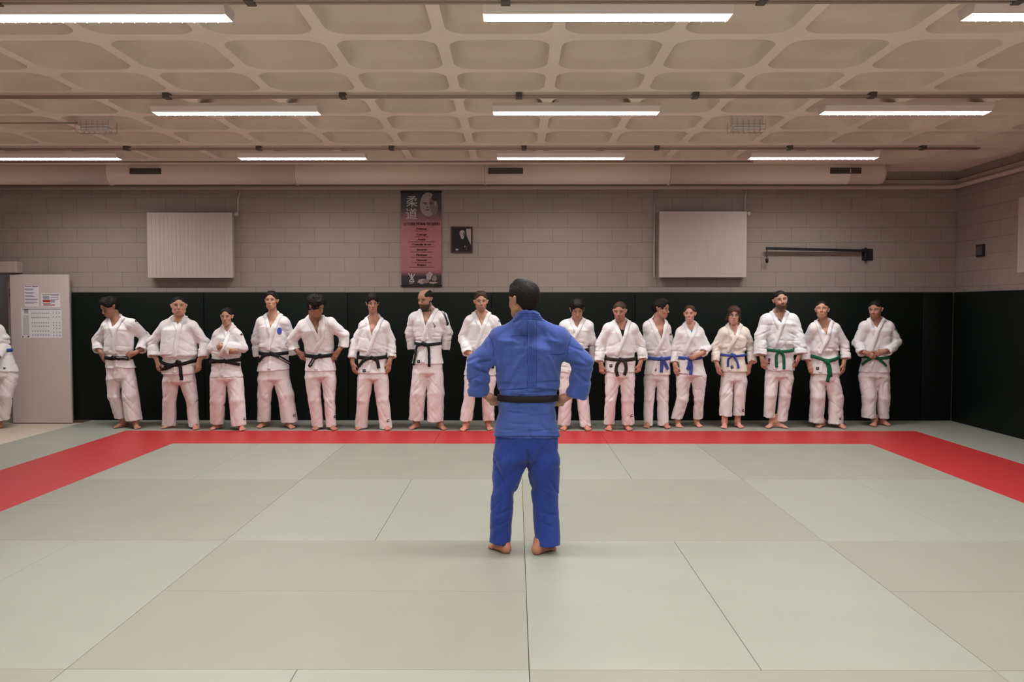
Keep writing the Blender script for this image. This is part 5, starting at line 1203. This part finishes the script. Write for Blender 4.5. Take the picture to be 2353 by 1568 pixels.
# ---------------------------------------------------------------- the figure in blue, seen from behind
TEACHER = dict(label='person in blue uniform seen from behind, hands on hips, facing the line of students', away=True, seed=91, Y=5.30,
  hd=(1203, 690), hdy=.02, look=(40, 0, 0), hs=1.02, nk=(1213, 736), sh=[(1133, 766), (1304, 766)], el=[(1098, 838), (1341, 838)], wr=[(1127, 914), (1293, 916)],
  eld=(-.02, -.02), wrd=(.02, .02), slv=[(1101, 908, .02), (1325, 911, .02)], cfr=(.070, .072), sleeve=.070, shr=.070,
  hand=[((1151, 944), .17, (1, -.1, .3), (.45, -.75, .5), .5), ((1273, 944), .17, (-1, -.1, .3), (-.45, -.75, .5), .5)],
  belt=(1212, 914, 64), hem=(1210, 1003, 80), bup=.050, cr=1082, kn=[(1156, 1135), (1253, 1135)], cuff=[(1148, 1248, 25), (1257, 1250, 29)], toe=[(1119, 1253), (1284, 1257)], an=[(1154, 1262), (1252, 1262)],
  dep=.60, bulge=1.09, hair='short', skin=(.42, .22, .14), jac='blue_cloth', tro='blue_drill', vox=.0038, voxc=.0052, bcol='belt_black', bw=.040, crk=1.35, fold=1.15, chest=.92, pel=.96, marks=[],
  creases=[(1197, 818, 1172, 872, -.010, .016), (1190, 850, 1160, 895, .008, .018), (1262, 820, 1286, 878, -.010, .014), (1240, 830, 1262, 888, .008, .022), (1124, 768, 1137, 815, .012, .020), (1310, 766, 1303, 812, .011, .020),
    (1148, 782, 1200, 786, -.008, .016), (1258, 780, 1297, 790, -.008, .015), (1098, 833, 1130, 828, .016, .012), (1092, 846, 1122, 858, .014, .010), (1086, 868, 1115, 878, -.008, .012), (1308, 834, 1350, 842, .016, .012), (1320, 856, 1346, 876, .013, .010), (1325, 892, 1352, 880, -.007, .012),
    (1170, 893, 1212, 891, .006, .006), (1200, 899, 1262, 898, .007, .006), (1180, 905, 1235, 906, .005, .005), (1160, 944, 1210, 946, .006, .006), (1216, 952, 1270, 950, .006, .006), (1170, 968, 1230, 970, .006, .006), (1200, 986, 1262, 984, .005, .006), (1150, 985, 1186, 982, .005, .006),
    (1135, 1050, 1170, 1130, .010, .012), (1212, 1030, 1216, 1075, .016, .012), (1222, 1070, 1250, 1020, .010, .016), (1200, 1080, 1165, 1140, -.008, .014), (1140, 1180, 1180, 1162, .008, .008), (1140, 1205, 1170, 1192, .006, .007), (1240, 1172, 1280, 1180, .008, .008), (1238, 1192, 1270, 1204, .006, .007), (1246, 1120, 1275, 1135, -.006, .012)])
# ---------------------------------------------------------------- people, last
for d in ROW: person(d)
teacher = person(TEACHER)
def teacher_extras():
    r = teacher; on, full, allc = r['on'], r['full'], r['allc']; ex = r['extra']; J = r['J']
    # stitched standing collar: lines of stitching round the nape
    for j in range(4):
        y = 719.5 + 4.4*j; w_ = 22 + 4.6*j
        P, N = on(full, [(1216-w_, y+3.5+j), (1216-w_*.5, y+.6), (1216, y), (1216+w_*.5, y+.6), (1216+w_, y+3.5+j)], .001, 30); ex.append(('seam', MB().ribbon(P, N, .0032, .0014), 'blue_thread', {}))
    # stitched centre band and its seam lines
    P, N = on(full, [(1222, 737), (1222, 800), (1222, 888)], .0005, 40); ex.append(('back_band', MB().ribbon(P, N, .050, .0035), 'jac', {}))
    for x in (1213, 1217.5, 1222, 1226.5, 1231):
        P, N = on(full, [(x, 737), (x+.4, 800), (x+.4, 888)], .0056, 40); ex.append(('seam', MB().ribbon(P, N, .0022, .0010), 'blue_thread', {}))
    for pts in ([(1213, 755), (1227, 755)], [(1213, 770), (1227, 770)], [(1174, 773), (1190, 771), (1212, 770)], [(1264, 814), (1280, 815), (1299, 813)], [(1143, 897), (1175, 895), (1215, 892), (1255, 894), (1282, 897)],
                [(1122, 768), (1130, 782), (1134, 800), (1133, 820)], [(1314, 768), (1309, 785), (1305, 800), (1303, 820)]):
        P, N = on(full, pts, .0015, 30); ex.append(('seam', MB().ribbon(P, N, .0026, .0012), 'blue_thread', {}))
    P, N = on(allc, [(1134, 1000), (1170, 1000), (1212, 1000), (1250, 1000), (1286, 1000)], .0005, 40); ex.append(('hem_band', MB().ribbon(P, N, .016, .0022), 'jac', {}))
teacher_extras()
realise(MT)
# spectacles
for d in ROW:
    pass
for root in {id(j[0]): j[0] for j in JOBS}.values():
    if root['o'].get('glasses'):
        X = root['X']; m = MB()
        for sx in (-1, 1):
            m.tube([X((sx*.032+.021*math.cos(t), .103-abs(math.cos(t))*.004, -.002+.015*math.sin(t))) for t in np.linspace(0, 2*PI, 21)], .0017, 6)
            m.tube([X((sx*.053, .098, .004)), X((sx*.080, .04, .006)), X((sx*.082, 0, .004))], .0016, 6)
        m.tube([X((-.011, .104, 0)), X((.011, .104, 0))], .0016, 6); m.build('glasses', MT['glass_frame'], root['obj'], True, root['org'])
print('SCRIPT', round(time.time()-T_START, 1))
